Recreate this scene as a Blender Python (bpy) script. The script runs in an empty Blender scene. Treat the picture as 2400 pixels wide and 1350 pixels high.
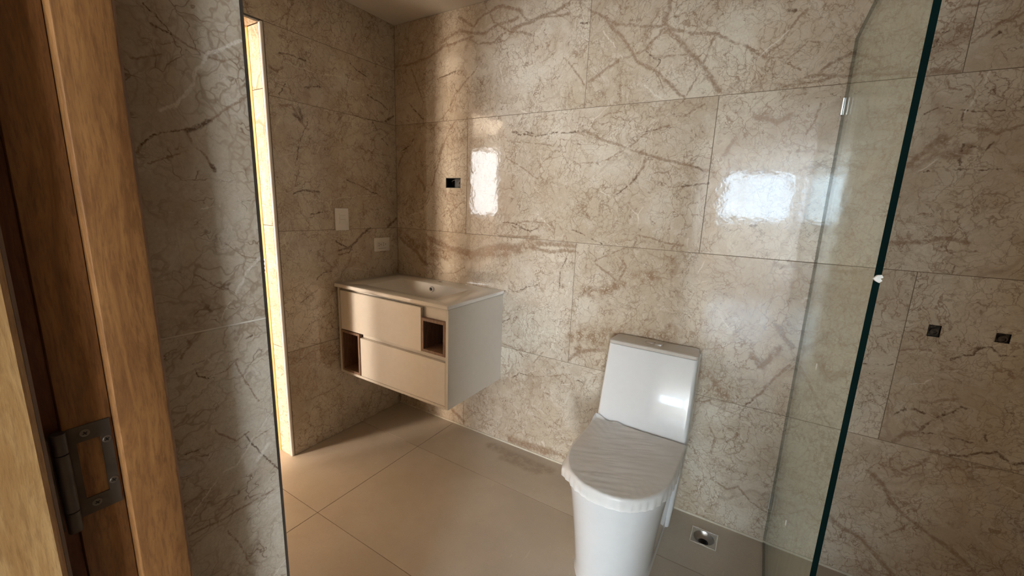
import bpy, bmesh, math, random
from mathutils import Vector, Matrix
from mathutils.geometry import tessellate_polygon
random.seed(7)
C = bpy.context.scene.collection
PI = math.pi

# ------------------------------------------------------------------ camera
def rot(a, b, c):
    return Matrix.Rotation(a, 3, 'Z') @ Matrix.Rotation(b, 3, 'X') @ Matrix.Rotation(c, 3, 'Y')
cam_d = bpy.data.cameras.new('camera')
cam_d.sensor_width = 36.0
cam_d.lens = 960.55 / 2400 * 36
cam_d.clip_start = 0.01
cam = bpy.data.objects.new('camera', cam_d)
C.objects.link(cam)
r = rot(0.5444, -0.1988, -0.0385)
right, fwd, up = r.col[0], r.col[1], r.col[2]
m = Matrix((right, up, -fwd)).transposed().to_4x4()
m.translation = Vector((1.95486, -1.82364, 1.3362))
cam.matrix_world = m
bpy.context.scene.camera = cam

# ------------------------------------------------------------------ world, light, exposure
sc = bpy.context.scene
sc.view_settings.view_transform = 'Standard'
sc.view_settings.look = 'None'
sc.view_settings.gamma = 1.0
sc.view_settings.use_curve_mapping = False
sc.view_settings.exposure = 0.29
sc.cycles.diffuse_bounces = 5
sc.cycles.glossy_bounces = 4
sc.cycles.max_bounces = 8
sc.cycles.adaptive_threshold = 0.05
sc.cycles.caustics_reflective = False
sc.cycles.caustics_refractive = False
sc.cycles.transparent_max_bounces = 16
w = bpy.data.worlds.new('world'); sc.world = w
w.use_nodes = True
w.node_tree.nodes['Background'].inputs[0].default_value = (0.75, 0.87, 1.0, 1)
w.node_tree.nodes['Background'].inputs[1].default_value = 2.0

def area(name, loc, direction, sx, sz, radiance, col):
    d = bpy.data.lights.new(name, 'AREA')
    d.shape = 'RECTANGLE'; d.size = sx; d.size_y = sz
    d.energy = radiance * sx * sz * PI
    d.color = col
    o = bpy.data.objects.new(name, d); C.objects.link(o)
    o.location = loc
    o.rotation_euler = Vector(direction).to_track_quat('-Z', 'Y').to_euler()
    return o
# daylight lamps in openings of the two neighbouring rooms, whose layout is invented
WARM = (1.0, 0.84, 0.66)
COOL = (0.84, 0.93, 1.0)
area('daylight', (-2.875, -5.06, 1.75), (0, 1, 0), 0.80, 1.30, 13, (1.0, 0.97, 0.93))
area('daylight', (-1.80, -5.06, 1.15), (0, 1, 0), 1.10, 2.20, 76, (1.0, 0.82, 0.64))
area('daylight', (1.60, -11.76, 1.82), (0, 1, 0), 1.75, 1.32, 16, (0.66, 0.84, 1.0))
area('daylight', (3.20, -11.76, 1.82), (0, 1, 0), 1.05, 1.32, 16, (0.66, 0.84, 1.0))
area('daylight', (5.26, -9.95, 1.35), (-1, 0, 0), 3.20, 2.40, 60, (0.86, 0.94, 1.0))  # added lamp in an unseen hall side opening, brightens the bathroom

# ------------------------------------------------------------------ helpers
def finish(name, bm, mat, parent=None, smooth=None, origin=None):
    if origin is None:
        xs = [v.co for v in bm.verts]
        mn = Vector([min(c[i] for c in xs) for i in range(3)])
        mx = Vector([max(c[i] for c in xs) for i in range(3)])
        origin = (mn + mx) / 2
    origin = Vector(origin)
    bmesh.ops.translate(bm, verts=bm.verts, vec=-origin)
    bmesh.ops.recalc_face_normals(bm, faces=bm.faces)
    if smooth is not None:
        for f in bm.faces: f.smooth = True
        for e in bm.edges:
            if len(e.link_faces) == 2 and e.calc_face_angle(0) > math.radians(smooth):
                e.smooth = False
    me = bpy.data.meshes.new(name); bm.to_mesh(me); bm.free()
    for mm in (mat if isinstance(mat, (list, tuple)) else [mat]): me.materials.append(mm)
    o = bpy.data.objects.new(name, me); C.objects.link(o)
    o.location = origin
    if parent is not None:
        o.parent = parent
        p = parent; off = Vector((0, 0, 0))
        while p is not None:
            off += p.location; p = p.parent
        o.location = origin - off
    return o
def thing(name, label, cat, loc, group=None, kind=None):
    o = bpy.data.objects.new(name, None); C.objects.link(o)
    o.location = loc; o.empty_display_size = 0.05
    if label: o['label'] = label
    if cat: o['category'] = cat
    if group: o['group'] = group
    if kind: o['kind'] = kind
    return o
def tag(o, label, cat, group=None):
    o['label'] = label; o['category'] = cat
    if group: o['group'] = group
    return o
def struct(o, label=None):
    o['kind'] = 'structure'
    if label: o['label'] = label
    return o
def box(bm, x0, x1, y0, y1, z0, z1, bev=0, seg=1, mi=0):
    v = [bm.verts.new((x, y, z)) for x in (x0, x1) for y in (y0, y1) for z in (z0, z1)]
    fs = [(0, 1, 3, 2), (4, 6, 7, 5), (0, 4, 5, 1), (2, 3, 7, 6), (0, 2, 6, 4), (1, 5, 7, 3)]
    faces = [bm.faces.new([v[i] for i in f]) for f in fs]
    for f in faces: f.material_index = mi
    if bev:
        es = list({e for f in faces for e in f.edges})
        bmesh.ops.bevel(bm, geom=es, offset=bev, segments=seg, profile=0.5, affect='EDGES')
    return v
def mkbox(name, x0, x1, y0, y1, z0, z1, mat, parent=None, bev=0, seg=1, smooth=None):
    bm = bmesh.new(); box(bm, x0, x1, y0, y1, z0, z1, bev, seg)
    return finish(name, bm, mat, parent, smooth)
def slab(name, ax, a0, a1, u0, u1, v0, v1, mat, parent=None, holes=()):
    """axis-aligned slab, thickness along axis ax from a0 to a1, rectangular through holes in the u,v plane"""
    us = sorted({u0, u1} | {h[i] for h in holes for i in (0, 1) if u0 < h[i] < u1})
    vs = sorted({v0, v1} | {h[i] for h in holes for i in (2, 3) if v0 < h[i] < v1})
    def full(i, j):
        if i < 0 or j < 0 or i >= len(us) - 1 or j >= len(vs) - 1: return False
        cu = (us[i] + us[i+1]) / 2; cv = (vs[j] + vs[j+1]) / 2
        return not any(h[0] < cu < h[1] and h[2] < cv < h[3] for h in holes)
    bm = bmesh.new(); V = {}
    def P(i, j, k):
        if (i, j, k) not in V:
            a = (a0, a1)[k]
            co = {'x': (a, us[i], vs[j]), 'y': (us[i], a, vs[j]), 'z': (us[i], vs[j], a)}[ax]
            V[(i, j, k)] = bm.verts.new(co)
        return V[(i, j, k)]
    for i in range(len(us) - 1):
        for j in range(len(vs) - 1):
            if not full(i, j): continue
            for k in (0, 1): bm.faces.new([P(i, j, k), P(i+1, j, k), P(i+1, j+1, k), P(i, j+1, k)])
            for (di, dj, p, q) in ((-1, 0, (i, j), (i, j+1)), (1, 0, (i+1, j), (i+1, j+1)), (0, -1, (i, j), (i+1, j)), (0, 1, (i, j+1), (i+1, j+1))):
                if not full(i+di, j+dj):
                    bm.faces.new([P(*p, 0), P(*q, 0), P(*q, 1), P(*p, 1)])
    return finish(name, bm, mat, parent)
def ring(bm, c, ax, rad, n=24, sx=1, sy=1, start=0):
    vs = []
    for i in range(n):
        a = start + 2 * PI * i / n; p, q = rad * sx * math.cos(a), rad * sy * math.sin(a)
        d = {'x': (0, p, q), 'y': (p, 0, q), 'z': (p, q, 0)}[ax]
        vs.append(bm.verts.new(Vector(c) + Vector(d)))
    return vs
def bridge(bm, a, b, mi=0):
    n = len(a)
    for i in range(n):
        f = bm.faces.new([a[i], a[(i+1) % n], b[(i+1) % n], b[i]]); f.material_index = mi
def lathe(bm, c, ax, prof, n=24, cap0=True, cap1=True, mi=0):
    """prof = list of (offset along axis, radius)"""
    k = 'xyz'.index(ax); rs = []
    for off, rad in prof:
        cc = list(c); cc[k] += off; rs.append(ring(bm, cc, ax, rad, n))
    for a, b in zip(rs, rs[1:]): bridge(bm, a, b, mi)
    if cap0: bm.faces.new(rs[0]).material_index = mi
    if cap1: bm.faces.new(rs[-1]).material_index = mi
def tube(bm, pts, rad, n=8):
    pts = [Vector(p) for p in pts]; rs = []
    for i, p in enumerate(pts):
        d = (pts[min(i+1, len(pts)-1)] - pts[max(i-1, 0)]).normalized()
        u = d.orthogonal().normalized(); v = d.cross(u)
        rs.append([bm.verts.new(p + rad * (math.cos(2*PI*k/n) * u + math.sin(2*PI*k/n) * v)) for k in range(n)])
    for a, b in zip(rs, rs[1:]): bridge(bm, a, b)
    bm.faces.new(rs[0]); bm.faces.new(rs[-1])

# ------------------------------------------------------------------ materials
def new_mat(name):
    mt = bpy.data.materials.new(name); mt.use_nodes = True
    nt = mt.node_tree; b = nt.nodes['Principled BSDF']
    return mt, nt, b
class N:
    """small wrapper to write node graphs briefly"""
    def __init__(s, nt): s.nt = nt
    def put(s, node, idx, v):
        if hasattr(v, 'is_output') or isinstance(v, bpy.types.NodeSocket): s.nt.links.new(v, node.inputs[idx])
        else: node.inputs[idx].default_value = v
    def math(s, op, a, b=0.0, c=None, clamp=False):
        n = s.nt.nodes.new('ShaderNodeMath'); n.operation = op; n.use_clamp = clamp
        s.put(n, 0, a); s.put(n, 1, b)
        if c is not None: s.put(n, 2, c)
        return n.outputs[0]
    def vmath(s, op, a, b=(0, 0, 0), scale=None):
        n = s.nt.nodes.new('ShaderNodeVectorMath'); n.operation = op
        s.put(n, 0, a); s.put(n, 1, b)
        if scale is not None: s.put(n, 'Scale', scale)
        return n.outputs['Value'] if op in ('LENGTH', 'DOT_PRODUCT', 'DISTANCE') else n.outputs[0]
    def noise(s, vec, scale, detail=4, rough=.55, dist=0., color=False):
        n = s.nt.nodes.new('ShaderNodeTexNoise'); s.put(n, 'Vector', vec)
        n.inputs['Scale'].default_value = scale; n.inputs['Detail'].default_value = detail
        n.inputs['Roughness'].default_value = rough; n.inputs['Distortion'].default_value = dist
        return n.outputs['Color' if color else 'Fac']
    def voro(s, vec, scale, feature='DISTANCE_TO_EDGE', rnd=1.0):
        n = s.nt.nodes.new('ShaderNodeTexVoronoi'); n.feature = feature; s.put(n, 'Vector', vec)
        n.inputs['Scale'].default_value = scale; n.inputs['Randomness'].default_value = rnd
        return n.outputs['Distance']
    def rng(s, v, a, b, c=0., d=1., smooth=True):
        n = s.nt.nodes.new('ShaderNodeMapRange'); n.interpolation_type = 'SMOOTHSTEP' if smooth else 'LINEAR'
        for i, x in enumerate((v, a, b, c, d)): s.put(n, i, x)
        return n.outputs[0]
    def mix(s, f, a, b, mode='MIX'):
        n = s.nt.nodes.new('ShaderNodeMix'); n.data_type = 'RGBA'; n.blend_type = mode
        s.put(n, 0, f); s.put(n, 6, a); s.put(n, 7, b)
        return n.outputs[2]
    def mapping(s, vec, loc=(0, 0, 0), rot=(0, 0, 0), scale=(1, 1, 1)):
        n = s.nt.nodes.new('ShaderNodeMapping'); s.put(n, 0, vec)
        n.inputs[1].default_value = loc; n.inputs[2].default_value = rot; n.inputs[3].default_value = scale
        return n.outputs[0]
    def bump(s, h, strength, dist=.001):
        n = s.nt.nodes.new('ShaderNodeBump'); n.inputs['Strength'].default_value = strength
        n.inputs['Distance'].default_value = dist; s.put(n, 'Height', h)
        return n.outputs[0]
    def coord(s): return s.nt.nodes.new('ShaderNodeTexCoord').outputs['Object']
    def pos(s): return s.nt.nodes.new('ShaderNodeNewGeometry').outputs['Position']
    def rand(s): return s.nt.nodes.new('ShaderNodeObjectInfo').outputs['Random']
def rgb(r, g, b): return (r, g, b, 1)

def simple(name, col, rough=.5, metal=0., spec=.5, mott=0., scale=40, bump=0.):
    mt, nt, b = new_mat(name); g = N(nt)
    b.inputs['Roughness'].default_value = rough; b.inputs['Metallic'].default_value = metal
    b.inputs['Specular IOR Level'].default_value = spec
    n = g.noise(g.coord(), scale, 4)
    c2 = tuple(max(0, x * (1 - mott)) for x in col) + (1,)
    nt.links.new(g.mix(g.rng(n, .3, .7), c2, tuple(col) + (1,)), b.inputs['Base Color'])
    if bump: nt.links.new(g.bump(n, bump), b.inputs['Normal'])
    return mt

def marble(name, features=(), fine=False):
    mt, nt, b = new_mat(name); g = N(nt)
    off = g.vmath('SCALE', (31.7, 57.1, 17.3), scale=g.math('MULTIPLY', g.rand(), 9.0))
    P = g.vmath('ADD', g.coord(), off)
    wob = g.vmath('SUBTRACT', g.noise(P, 3.2, 3, .62, color=True), (.5, .5, .5))
    P1 = g.vmath('ADD', P, g.vmath('SCALE', wob, scale=.22))
    wob2 = g.vmath('SUBTRACT', g.noise(P, 22, 3, .65, color=True), (.5, .5, .5))
    P2 = g.vmath('ADD', P1, g.vmath('SCALE', wob2, scale=.060))
    DK, BR = rgb(.12, .065, .038), rgb(.27, .175, .115)
    # clouds of greenish cream, pinkish grey and tan
    col = g.mix(g.rng(g.noise(P1, 2.1, 4, .62), .36, .62), rgb(.505, .425, .325), rgb(.665, .610, .510))
    col = g.mix(g.math('MULTIPLY', g.rng(g.noise(P1, 8.0, 4, .68, .6), .44, .64), .55), col, rgb(.465, .380, .290))
    col = g.mix(g.math('MULTIPLY', g.rng(g.noise(P2, 19, 4, .7), .48, .66), .45), col, rgb(.69, .645, .56))
    # dense web of hairline veinlets, two sizes
    web = g.rng(g.voro(P2, 34), .0, .085, 1, 0)
    col = g.mix(g.math('MULTIPLY', web, g.rng(g.noise(P1, 9, 3, .6), .36, .60, .10, .62)), col, rgb(.30, .21, .14))
    web2 = g.rng(g.voro(g.mapping(P2, (3, 1, 7), (0, .7, 0), (1.7, 1, .8)), 15), .0, .050, 1, 0)
    col = g.mix(g.math('MULTIPLY', web2, g.rng(g.noise(P, 7, 4, .6), .40, .58, 0, .35 if fine else .75)), col, BR)
    short = g.math('MULTIPLY', g.rng(g.voro(g.mapping(P2, (5, 5, 1), (0, -.5, 0), (1, 1, 1.6)), 24), .0, .035, 1, 0), g.rng(g.noise(P, 16, 2), .54, .62))
    col = g.mix(g.math('MULTIPLY', short, .75), col, rgb(.17, .10, .06))
    # longer branching cracks
    thick = g.math('ADD', g.math('MULTIPLY', g.rng(g.noise(P, 6, 3), .42, .72), .060), .004)
    dv = g.voro(g.vmath('ADD', P, g.vmath('ADD', g.vmath('SCALE', wob, scale=.25), g.vmath('SCALE', wob2, scale=.04))), 3.1)
    med = g.math('SUBTRACT', 1.0, g.math('DIVIDE', dv, thick), clamp=True)
    vm = g.math('MULTIPLY', g.rng(med, .1, .8), g.rng(g.noise(P, 3.1, 2), .44, .56))
    col = g.mix(g.math('MULTIPLY', vm, .12 if fine else .30 if features else .7), col, BR)
    # short straight calcite threads
    rid = g.rng(g.voro(g.vmath('ADD', g.mapping(P, (9, 2, 4), (.5, .5, .8), (1, 1, 1)), g.vmath('SCALE', wob2, scale=.02)), 2.9), .0, .010, 1, 0)
    wv = g.math('MULTIPLY', rid, g.rng(g.noise(P, 6.5, 2), .58, .64))
    col = g.mix(g.math('MULTIPLY', wv, .7), col, rgb(.78, .73, .65))
    if fine:
        w3 = g.rng(g.voro(g.vmath('ADD', P, g.vmath('SCALE', wob2, scale=.06)), 95), .0, .07, 1, 0)
        col = g.mix(g.math('MULTIPLY', w3, g.rng(g.noise(P, 30, 4, .7), .46, .62, 0, .42)), col, rgb(.30, .22, .16))
        col = g.mix(g.rng(g.noise(P, 320, 3, .75), .42, .68, 0, .30), col, rgb(.38, .33, .27))
    if features:
        sc_ = .25 if fine else 1.0
        W = g.vmath('ADD', g.pos(), g.vmath('ADD', g.vmath('SCALE', g.vmath('SUBTRACT', g.noise(g.pos(), 13 / sc_, 4, .65, color=True), (.5, .5, .5)), scale=.032 * sc_), g.vmath('SCALE', g.vmath('SUBTRACT', g.noise(g.pos(), 70 / sc_, 2, .65, color=True), (.5, .5, .5)), scale=.012 * sc_)))
        gr = seg_group()
        acc = {}
        for (key, ax, pts, wd) in features:
            n = nt.nodes.new('ShaderNodeGroup'); n.node_tree = gr
            nt.links.new(W, n.inputs[0])
            p, q = pts
            ox = 1.395 if fine else 0
            n.inputs[1].default_value = {'y': (p[0], 0, p[1]), 'x': (ox, p[0], p[1])}[ax]
            n.inputs[2].default_value = {'y': (q[0], 0, q[1]), 'x': (ox, q[0], q[1])}[ax]; n.inputs[3].default_value = wd
            W = n.outputs[1]
            acc[key] = n.outputs[0] if key not in acc else g.math('MAXIMUM', acc[key], n.outputs[0])
        fl = g.rng(g.noise(g.pos(), 75 / sc_, 4, .75), .35, .55, .32, 1.0)
        if 'zone' in acc:
            D = g.vmath('ADD', g.pos(), g.vmath('SCALE', wob2, scale=.05))
            cr = g.math('MAXIMUM', g.rng(g.voro(D, 38), .02, .20, 1, 0), g.rng(g.voro(g.vmath('ADD', D, (3, 3, 3)), 80), .03, .25, .8, 0))
            zf = g.math('MULTIPLY', g.math('MULTIPLY', acc['zone'], g.rng(g.noise(g.pos(), 17, 4, .7), .36, .60)), cr)
            col = g.mix(g.math('MULTIPLY', acc['zone'], .35), col, rgb(.56, .47, .36))
            col = g.mix(g.math('MULTIPLY', zf, .85), col, rgb(.235, .135, .075))
        if 'stain' in acc: col = g.mix(g.math('MULTIPLY', g.math('MULTIPLY', acc['stain'], fl), .78), col, rgb(.27, .175, .115))
        if 'dark' in acc: col = g.mix(g.math('MULTIPLY', g.math('MULTIPLY', acc['dark'], fl), .88), col, DK)
        if 'white' in acc: col = g.mix(g.math('MULTIPLY', g.math('MULTIPLY', acc['white'], fl), .8), col, rgb(.78, .74, .66))
    col = g.mix(g.rng(g.noise(P, 140, 2, .7), .38, .7, 0, .22), col, rgb(.40, .31, .225))
    nt.links.new(col, b.inputs['Base Color'])
    b.inputs['Roughness'].default_value = .06
    b.inputs['Specular IOR Level'].default_value = .5
    nt.links.new(g.bump(g.math('ADD', g.noise(P, 26, 2), g.math('MULTIPLY', g.noise(P, 150, 1), .12)), .16, .002), b.inputs['Normal'])
    return mt
_sg = None
def seg_group():
    global _sg
    if _sg: return _sg
    gt = bpy.data.node_groups.new('segment_distance', 'ShaderNodeTree')
    for nm, tp in (('P', 'NodeSocketVector'), ('A', 'NodeSocketVector'), ('B', 'NodeSocketVector'), ('W', 'NodeSocketFloat')):
        gt.interface.new_socket(nm, in_out='INPUT', socket_type=tp)
    gt.interface.new_socket('Mask', in_out='OUTPUT', socket_type='NodeSocketFloat')
    gt.interface.new_socket('P', in_out='OUTPUT', socket_type='NodeSocketVector')
    gi = gt.nodes.new('NodeGroupInput'); go = gt.nodes.new('NodeGroupOutput'); g = N(gt)
    pa = g.vmath('SUBTRACT', gi.outputs[0], gi.outputs[1]); ba = g.vmath('SUBTRACT', gi.outputs[2], gi.outputs[1])
    h = g.math('DIVIDE', g.vmath('DOT_PRODUCT', pa, ba), g.vmath('DOT_PRODUCT', ba, ba), clamp=True)
    d = g.vmath('LENGTH', g.vmath('SUBTRACT', pa, g.vmath('SCALE', ba, scale=h)))
    mk = g.rng(d, g.math('MULTIPLY', gi.outputs[3], .25), gi.outputs[3], 1, 0)
    gt.links.new(mk, go.inputs[0])
    # passing the point on keeps the segments evaluated one after another
    gt.links.new(g.vmath('ADD', gi.outputs[0], g.vmath('SCALE', (1, 1, 1), scale=g.math('MULTIPLY', mk, 1e-7))), go.inputs[1])
    _sg = gt
    return gt

def wood(name, dark, light, rough=.42, ax='z'):
    mt, nt, b = new_mat(name); g = N(nt)
    P = g.coord()
    st = {'z': (1, 1, .10), 'y': (1, .10, 1), 'x': (.10, 1, 1)}[ax]
    Q = g.mapping(P, (1.3, 2.1, .4), (0, 0, 0), st)
    wb = g.noise(g.mapping(P, (0, 0, 0), (0, 0, 0), tuple(1 if s == 1 else .25 for s in st)), 5, 3)
    Q2 = g.vmath('ADD', Q, g.vmath('SCALE', (1, 1, 0), scale=g.math('MULTIPLY', wb, .05)))
    a = g.noise(Q2, 75, 5, .7, .8); c = g.noise(Q2, 420, 3, .75)
    big = g.noise(P, 6, 3)
    col = g.mix(g.rng(a, .34, .66), dark, light)
    col = g.mix(g.math('MULTIPLY', g.rng(c, .46, .66), .50), col, tuple(x * .62 for x in dark[:3]) + (1,))
    col = g.mix(g.math('MULTIPLY', g.rng(big, .45, .7), .35), col, tuple(x * .75 for x in dark[:3]) + (1,))
    nt.links.new(col, b.inputs['Base Color'])
    b.inputs['Roughness'].default_value = rough
    nt.links.new(g.bump(c, .12, .001), b.inputs['Normal'])
    return mt

M = {}
M['grout'] = simple('grout', (.22, .165, .115), .85, mott=.2)
M['groutpale'] = simple('pale_grout', (.80, .75, .66), .8, mott=.15)
M['caulk'] = simple('pale_caulk', (.62, .56, .46), .6, mott=.15)
M['plaster'] = simple('ceiling_paint', (.66, .61, .54), .8, mott=.04, scale=90, bump=.05)
M['room'] = simple('room_paint', (.70, .64, .56), .7, mott=.05)
M['roomcool'] = simple('hall_paint', (.78, .78, .76), .7, mott=.05)
M['hallbrown'] = simple('light_damping_brown', (.30, .21, .14), .6, mott=.2)  # dark tone given to unseen hall walls to dim stray light
M['wood'] = wood('dark_frame_timber', rgb(.180, .076, .024), rgb(.31, .145, .048))  # frame timber, darker than the leaf
M['woodred'] = wood('red_timber', rgb(.13, .045, .015), rgb(.22, .085, .03))
M['wooddoor'] = wood('door_timber', rgb(.36, .19, .065), rgb(.52, .32, .135), .5)
M['woodgold'] = wood('golden_timber', rgb(.50, .27, .08), rgb(.62, .36, .12))
M['walnut'] = wood('walnut_board', rgb(.17, .095, .06), rgb(.27, .165, .11), .5)
M['lacquer'] = simple('cream_lacquer', (.66, .62, .56), .35, mott=.03)
M['lacquer_edge'] = simple('cream_board', (.60, .56, .50), .45, mott=.03)
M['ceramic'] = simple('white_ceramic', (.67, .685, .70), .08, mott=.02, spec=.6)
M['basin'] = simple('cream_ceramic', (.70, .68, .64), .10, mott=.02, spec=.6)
M['lidshaded'] = simple('shaded_tank_lid', (.50, .47, .43), .15, mott=.03)  # ceramic darkened for the weaker light on the upward-facing lid
M['chrome'] = simple('chrome', (.80, .80, .80), .12, 1.0)
M['satin'] = simple('satin_metal', (.85, .85, .84), .32, .9)
M['steel'] = simple('brushed_steel', (.50, .48, .46), .35, 1.0, mott=.2)
M['hinge'] = simple('dark_steel', (.11, .09, .07), .45, .5, mott=.25)
M['screw'] = simple('dull_screw', (.20, .17, .14), .4, .8)
M['alu'] = simple('grey_aluminium', (.22, .21, .20), .35, .9)
M['plastic'] = simple('white_plastic', (.86, .84, .80), .35, mott=.02)
M['pvc'] = simple('white_pvc', (.82, .80, .80), .3, mott=.02)
M['black'] = simple('black_void', (.012, .011, .010), .5, mott=.3)
M['socket'] = simple('dark_slot', (.05, .04, .035), .6)
M['concrete'] = simple('raw_mortar', (.16, .125, .09), .9, mott=.6, scale=90, bump=.6)
M['scrap'] = simple('milky_scrap', (.85, .85, .83), .4)

def floor_mat(features):
    mt, nt, b = new_mat('floor_porcelain'); g = N(nt)
    P = g.vmath('ADD', g.coord(), g.vmath('SCALE', (13.1, 7.7, 3.3), scale=g.rand()))
    col = g.mix(g.rng(g.noise(P, 2.2, 5, .6), .35, .65), rgb(.47, .405, .33), rgb(.54, .475, .395))
    col = g.mix(g.math('MULTIPLY', g.rng(g.noise(P, 14, 4, .7), .5, .75), .25), col, rgb(.42, .35, .28))
    col = g.mix(g.math('MULTIPLY', g.rng(g.noise(P, 160, 2, .7), .35, .7), .18), col, rgb(.38, .32, .25))
    # dust streaks and specks
    sp = g.math('MULTIPLY', g.rng(g.noise(g.mapping(P, (0, 0, 0), (0, 0, .5), (2.2, .6, 1)), 30, 2), .70, .76), .45)
    col = g.mix(sp, col, rgb(.58, .53, .45))
    W = g.vmath('ADD', g.pos(), g.vmath('SCALE', g.vmath('SUBTRACT', g.noise(g.pos(), 14, 3, .6, color=True), (.5, .5, .5)), scale=.03))
    acc = None
    for (p, q, wd) in features:
        n = nt.nodes.new('ShaderNodeGroup'); n.node_tree = seg_group(); nt.links.new(W, n.inputs[0])
        n.inputs[1].default_value = (*p, 0); n.inputs[2].default_value = (*q, 0); n.inputs[3].default_value = wd
        acc = n.outputs[0] if acc is None else g.math('MAXIMUM', acc, n.outputs[0])
    if acc: col = g.mix(g.math('MULTIPLY', g.math('MULTIPLY', acc, g.rng(g.noise(g.pos(), 30, 4, .7), .3, .6, .3, 1)), .5), col, rgb(.25, .165, .10))
    nt.links.new(col, b.inputs['Base Color'])
    b.inputs['Roughness'].default_value = .48
    b.inputs['Specular IOR Level'].default_value = .35
    nt.links.new(g.bump(g.noise(P, 90, 3), .06), b.inputs['Normal'])
    return mt
M['floor'] = floor_mat([((.80, -.075), (1.17, -.085), .05), ((.92, -.12), (1.12, -.13), .045)])
M['hallfloor'] = simple('polished_hall_floor', (.55, .53, .49), .12, mott=.1, scale=3)

def glass_mat(name, tint, ior=1.45):
    mt, nt, b = new_mat(name); nt.nodes.remove(b); g = N(nt)
    out = nt.nodes['Material Output']
    tr = nt.nodes.new('ShaderNodeBsdfTransparent'); gl = nt.nodes.new('ShaderNodeBsdfGlossy')
    sm = g.noise(g.pos(), 3, 4, .6)
    nt.links.new(g.mix(g.rng(sm, .4, .7), tuple(tint) + (1,), tuple(x * .96 for x in tint) + (1,)), tr.inputs[0])
    gl.inputs['Roughness'].default_value = .01; gl.inputs[0].default_value = (.95, 1.0, .97, 1)
    ge = nt.nodes.new('ShaderNodeNewGeometry')
    cs = g.math('ABSOLUTE', g.vmath('DOT_PRODUCT', ge.outputs['Normal'], ge.outputs['Incoming']))
    fr = g.math('ADD', g.math('MULTIPLY', g.math('POWER', g.math('SUBTRACT', 1.0, cs, clamp=True), 5.0), .62), .04)
    mx = nt.nodes.new('ShaderNodeMixShader')
    nt.links.new(fr, mx.inputs[0]); nt.links.new(tr.outputs[0], mx.inputs[1]); nt.links.new(gl.outputs[0], mx.inputs[2])
    # a veil of builder's dust on the panel
    df = nt.nodes.new('ShaderNodeBsdfDiffuse'); df.inputs[0].default_value = (.74, .80, .75, 1)
    m2 = nt.nodes.new('ShaderNodeMixShader')
    st = g.noise(g.mapping(g.pos(), (0, 0, 0), (0, 0, 0), (1, 6, .8)), 6, 4, .65)
    nt.links.new(g.rng(st, .3, .75, .05, .12), m2.inputs[0])
    nt.links.new(mx.outputs[0], m2.inputs[1]); nt.links.new(df.outputs[0], m2.inputs[2])
    nt.links.new(m2.outputs[0], out.inputs[0])
    return mt
M['glass'] = glass_mat('green_tinted_glass', (.975, .99, .978))
def edge_mat():
    mt, nt, b = new_mat('glass_cut_edge'); g = N(nt)
    nt.links.new(g.mix(g.noise(g.pos(), 9, 3), rgb(.002, .006, .006), rgb(.006, .020, .018)), b.inputs['Base Color'])
    b.inputs['Roughness'].default_value = .3
    b.inputs['Specular IOR Level'].default_value = .0
    return mt
M['glassedge'] = edge_mat()
def film_mat():
    mt, nt, b = new_mat('crumpled_film'); g = N(nt)
    P = g.coord()
    nt.links.new(g.mix(g.rng(g.noise(P, 8, 4), .3, .7), rgb(.77, .765, .745), rgb(.84, .84, .83)), b.inputs['Base Color'])
    b.inputs['Roughness'].default_value = .22
    b.inputs['Alpha'].default_value = .72
    h = g.noise(g.mapping(P, (0, 0, 0), (0, 0, .9), (1, 5, 1)), 9, 4, .6, 1.0)
    nt.links.new(g.bump(h, .22, .003), b.inputs['Normal'])
    return mt
M['film'] = film_mat()

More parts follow.
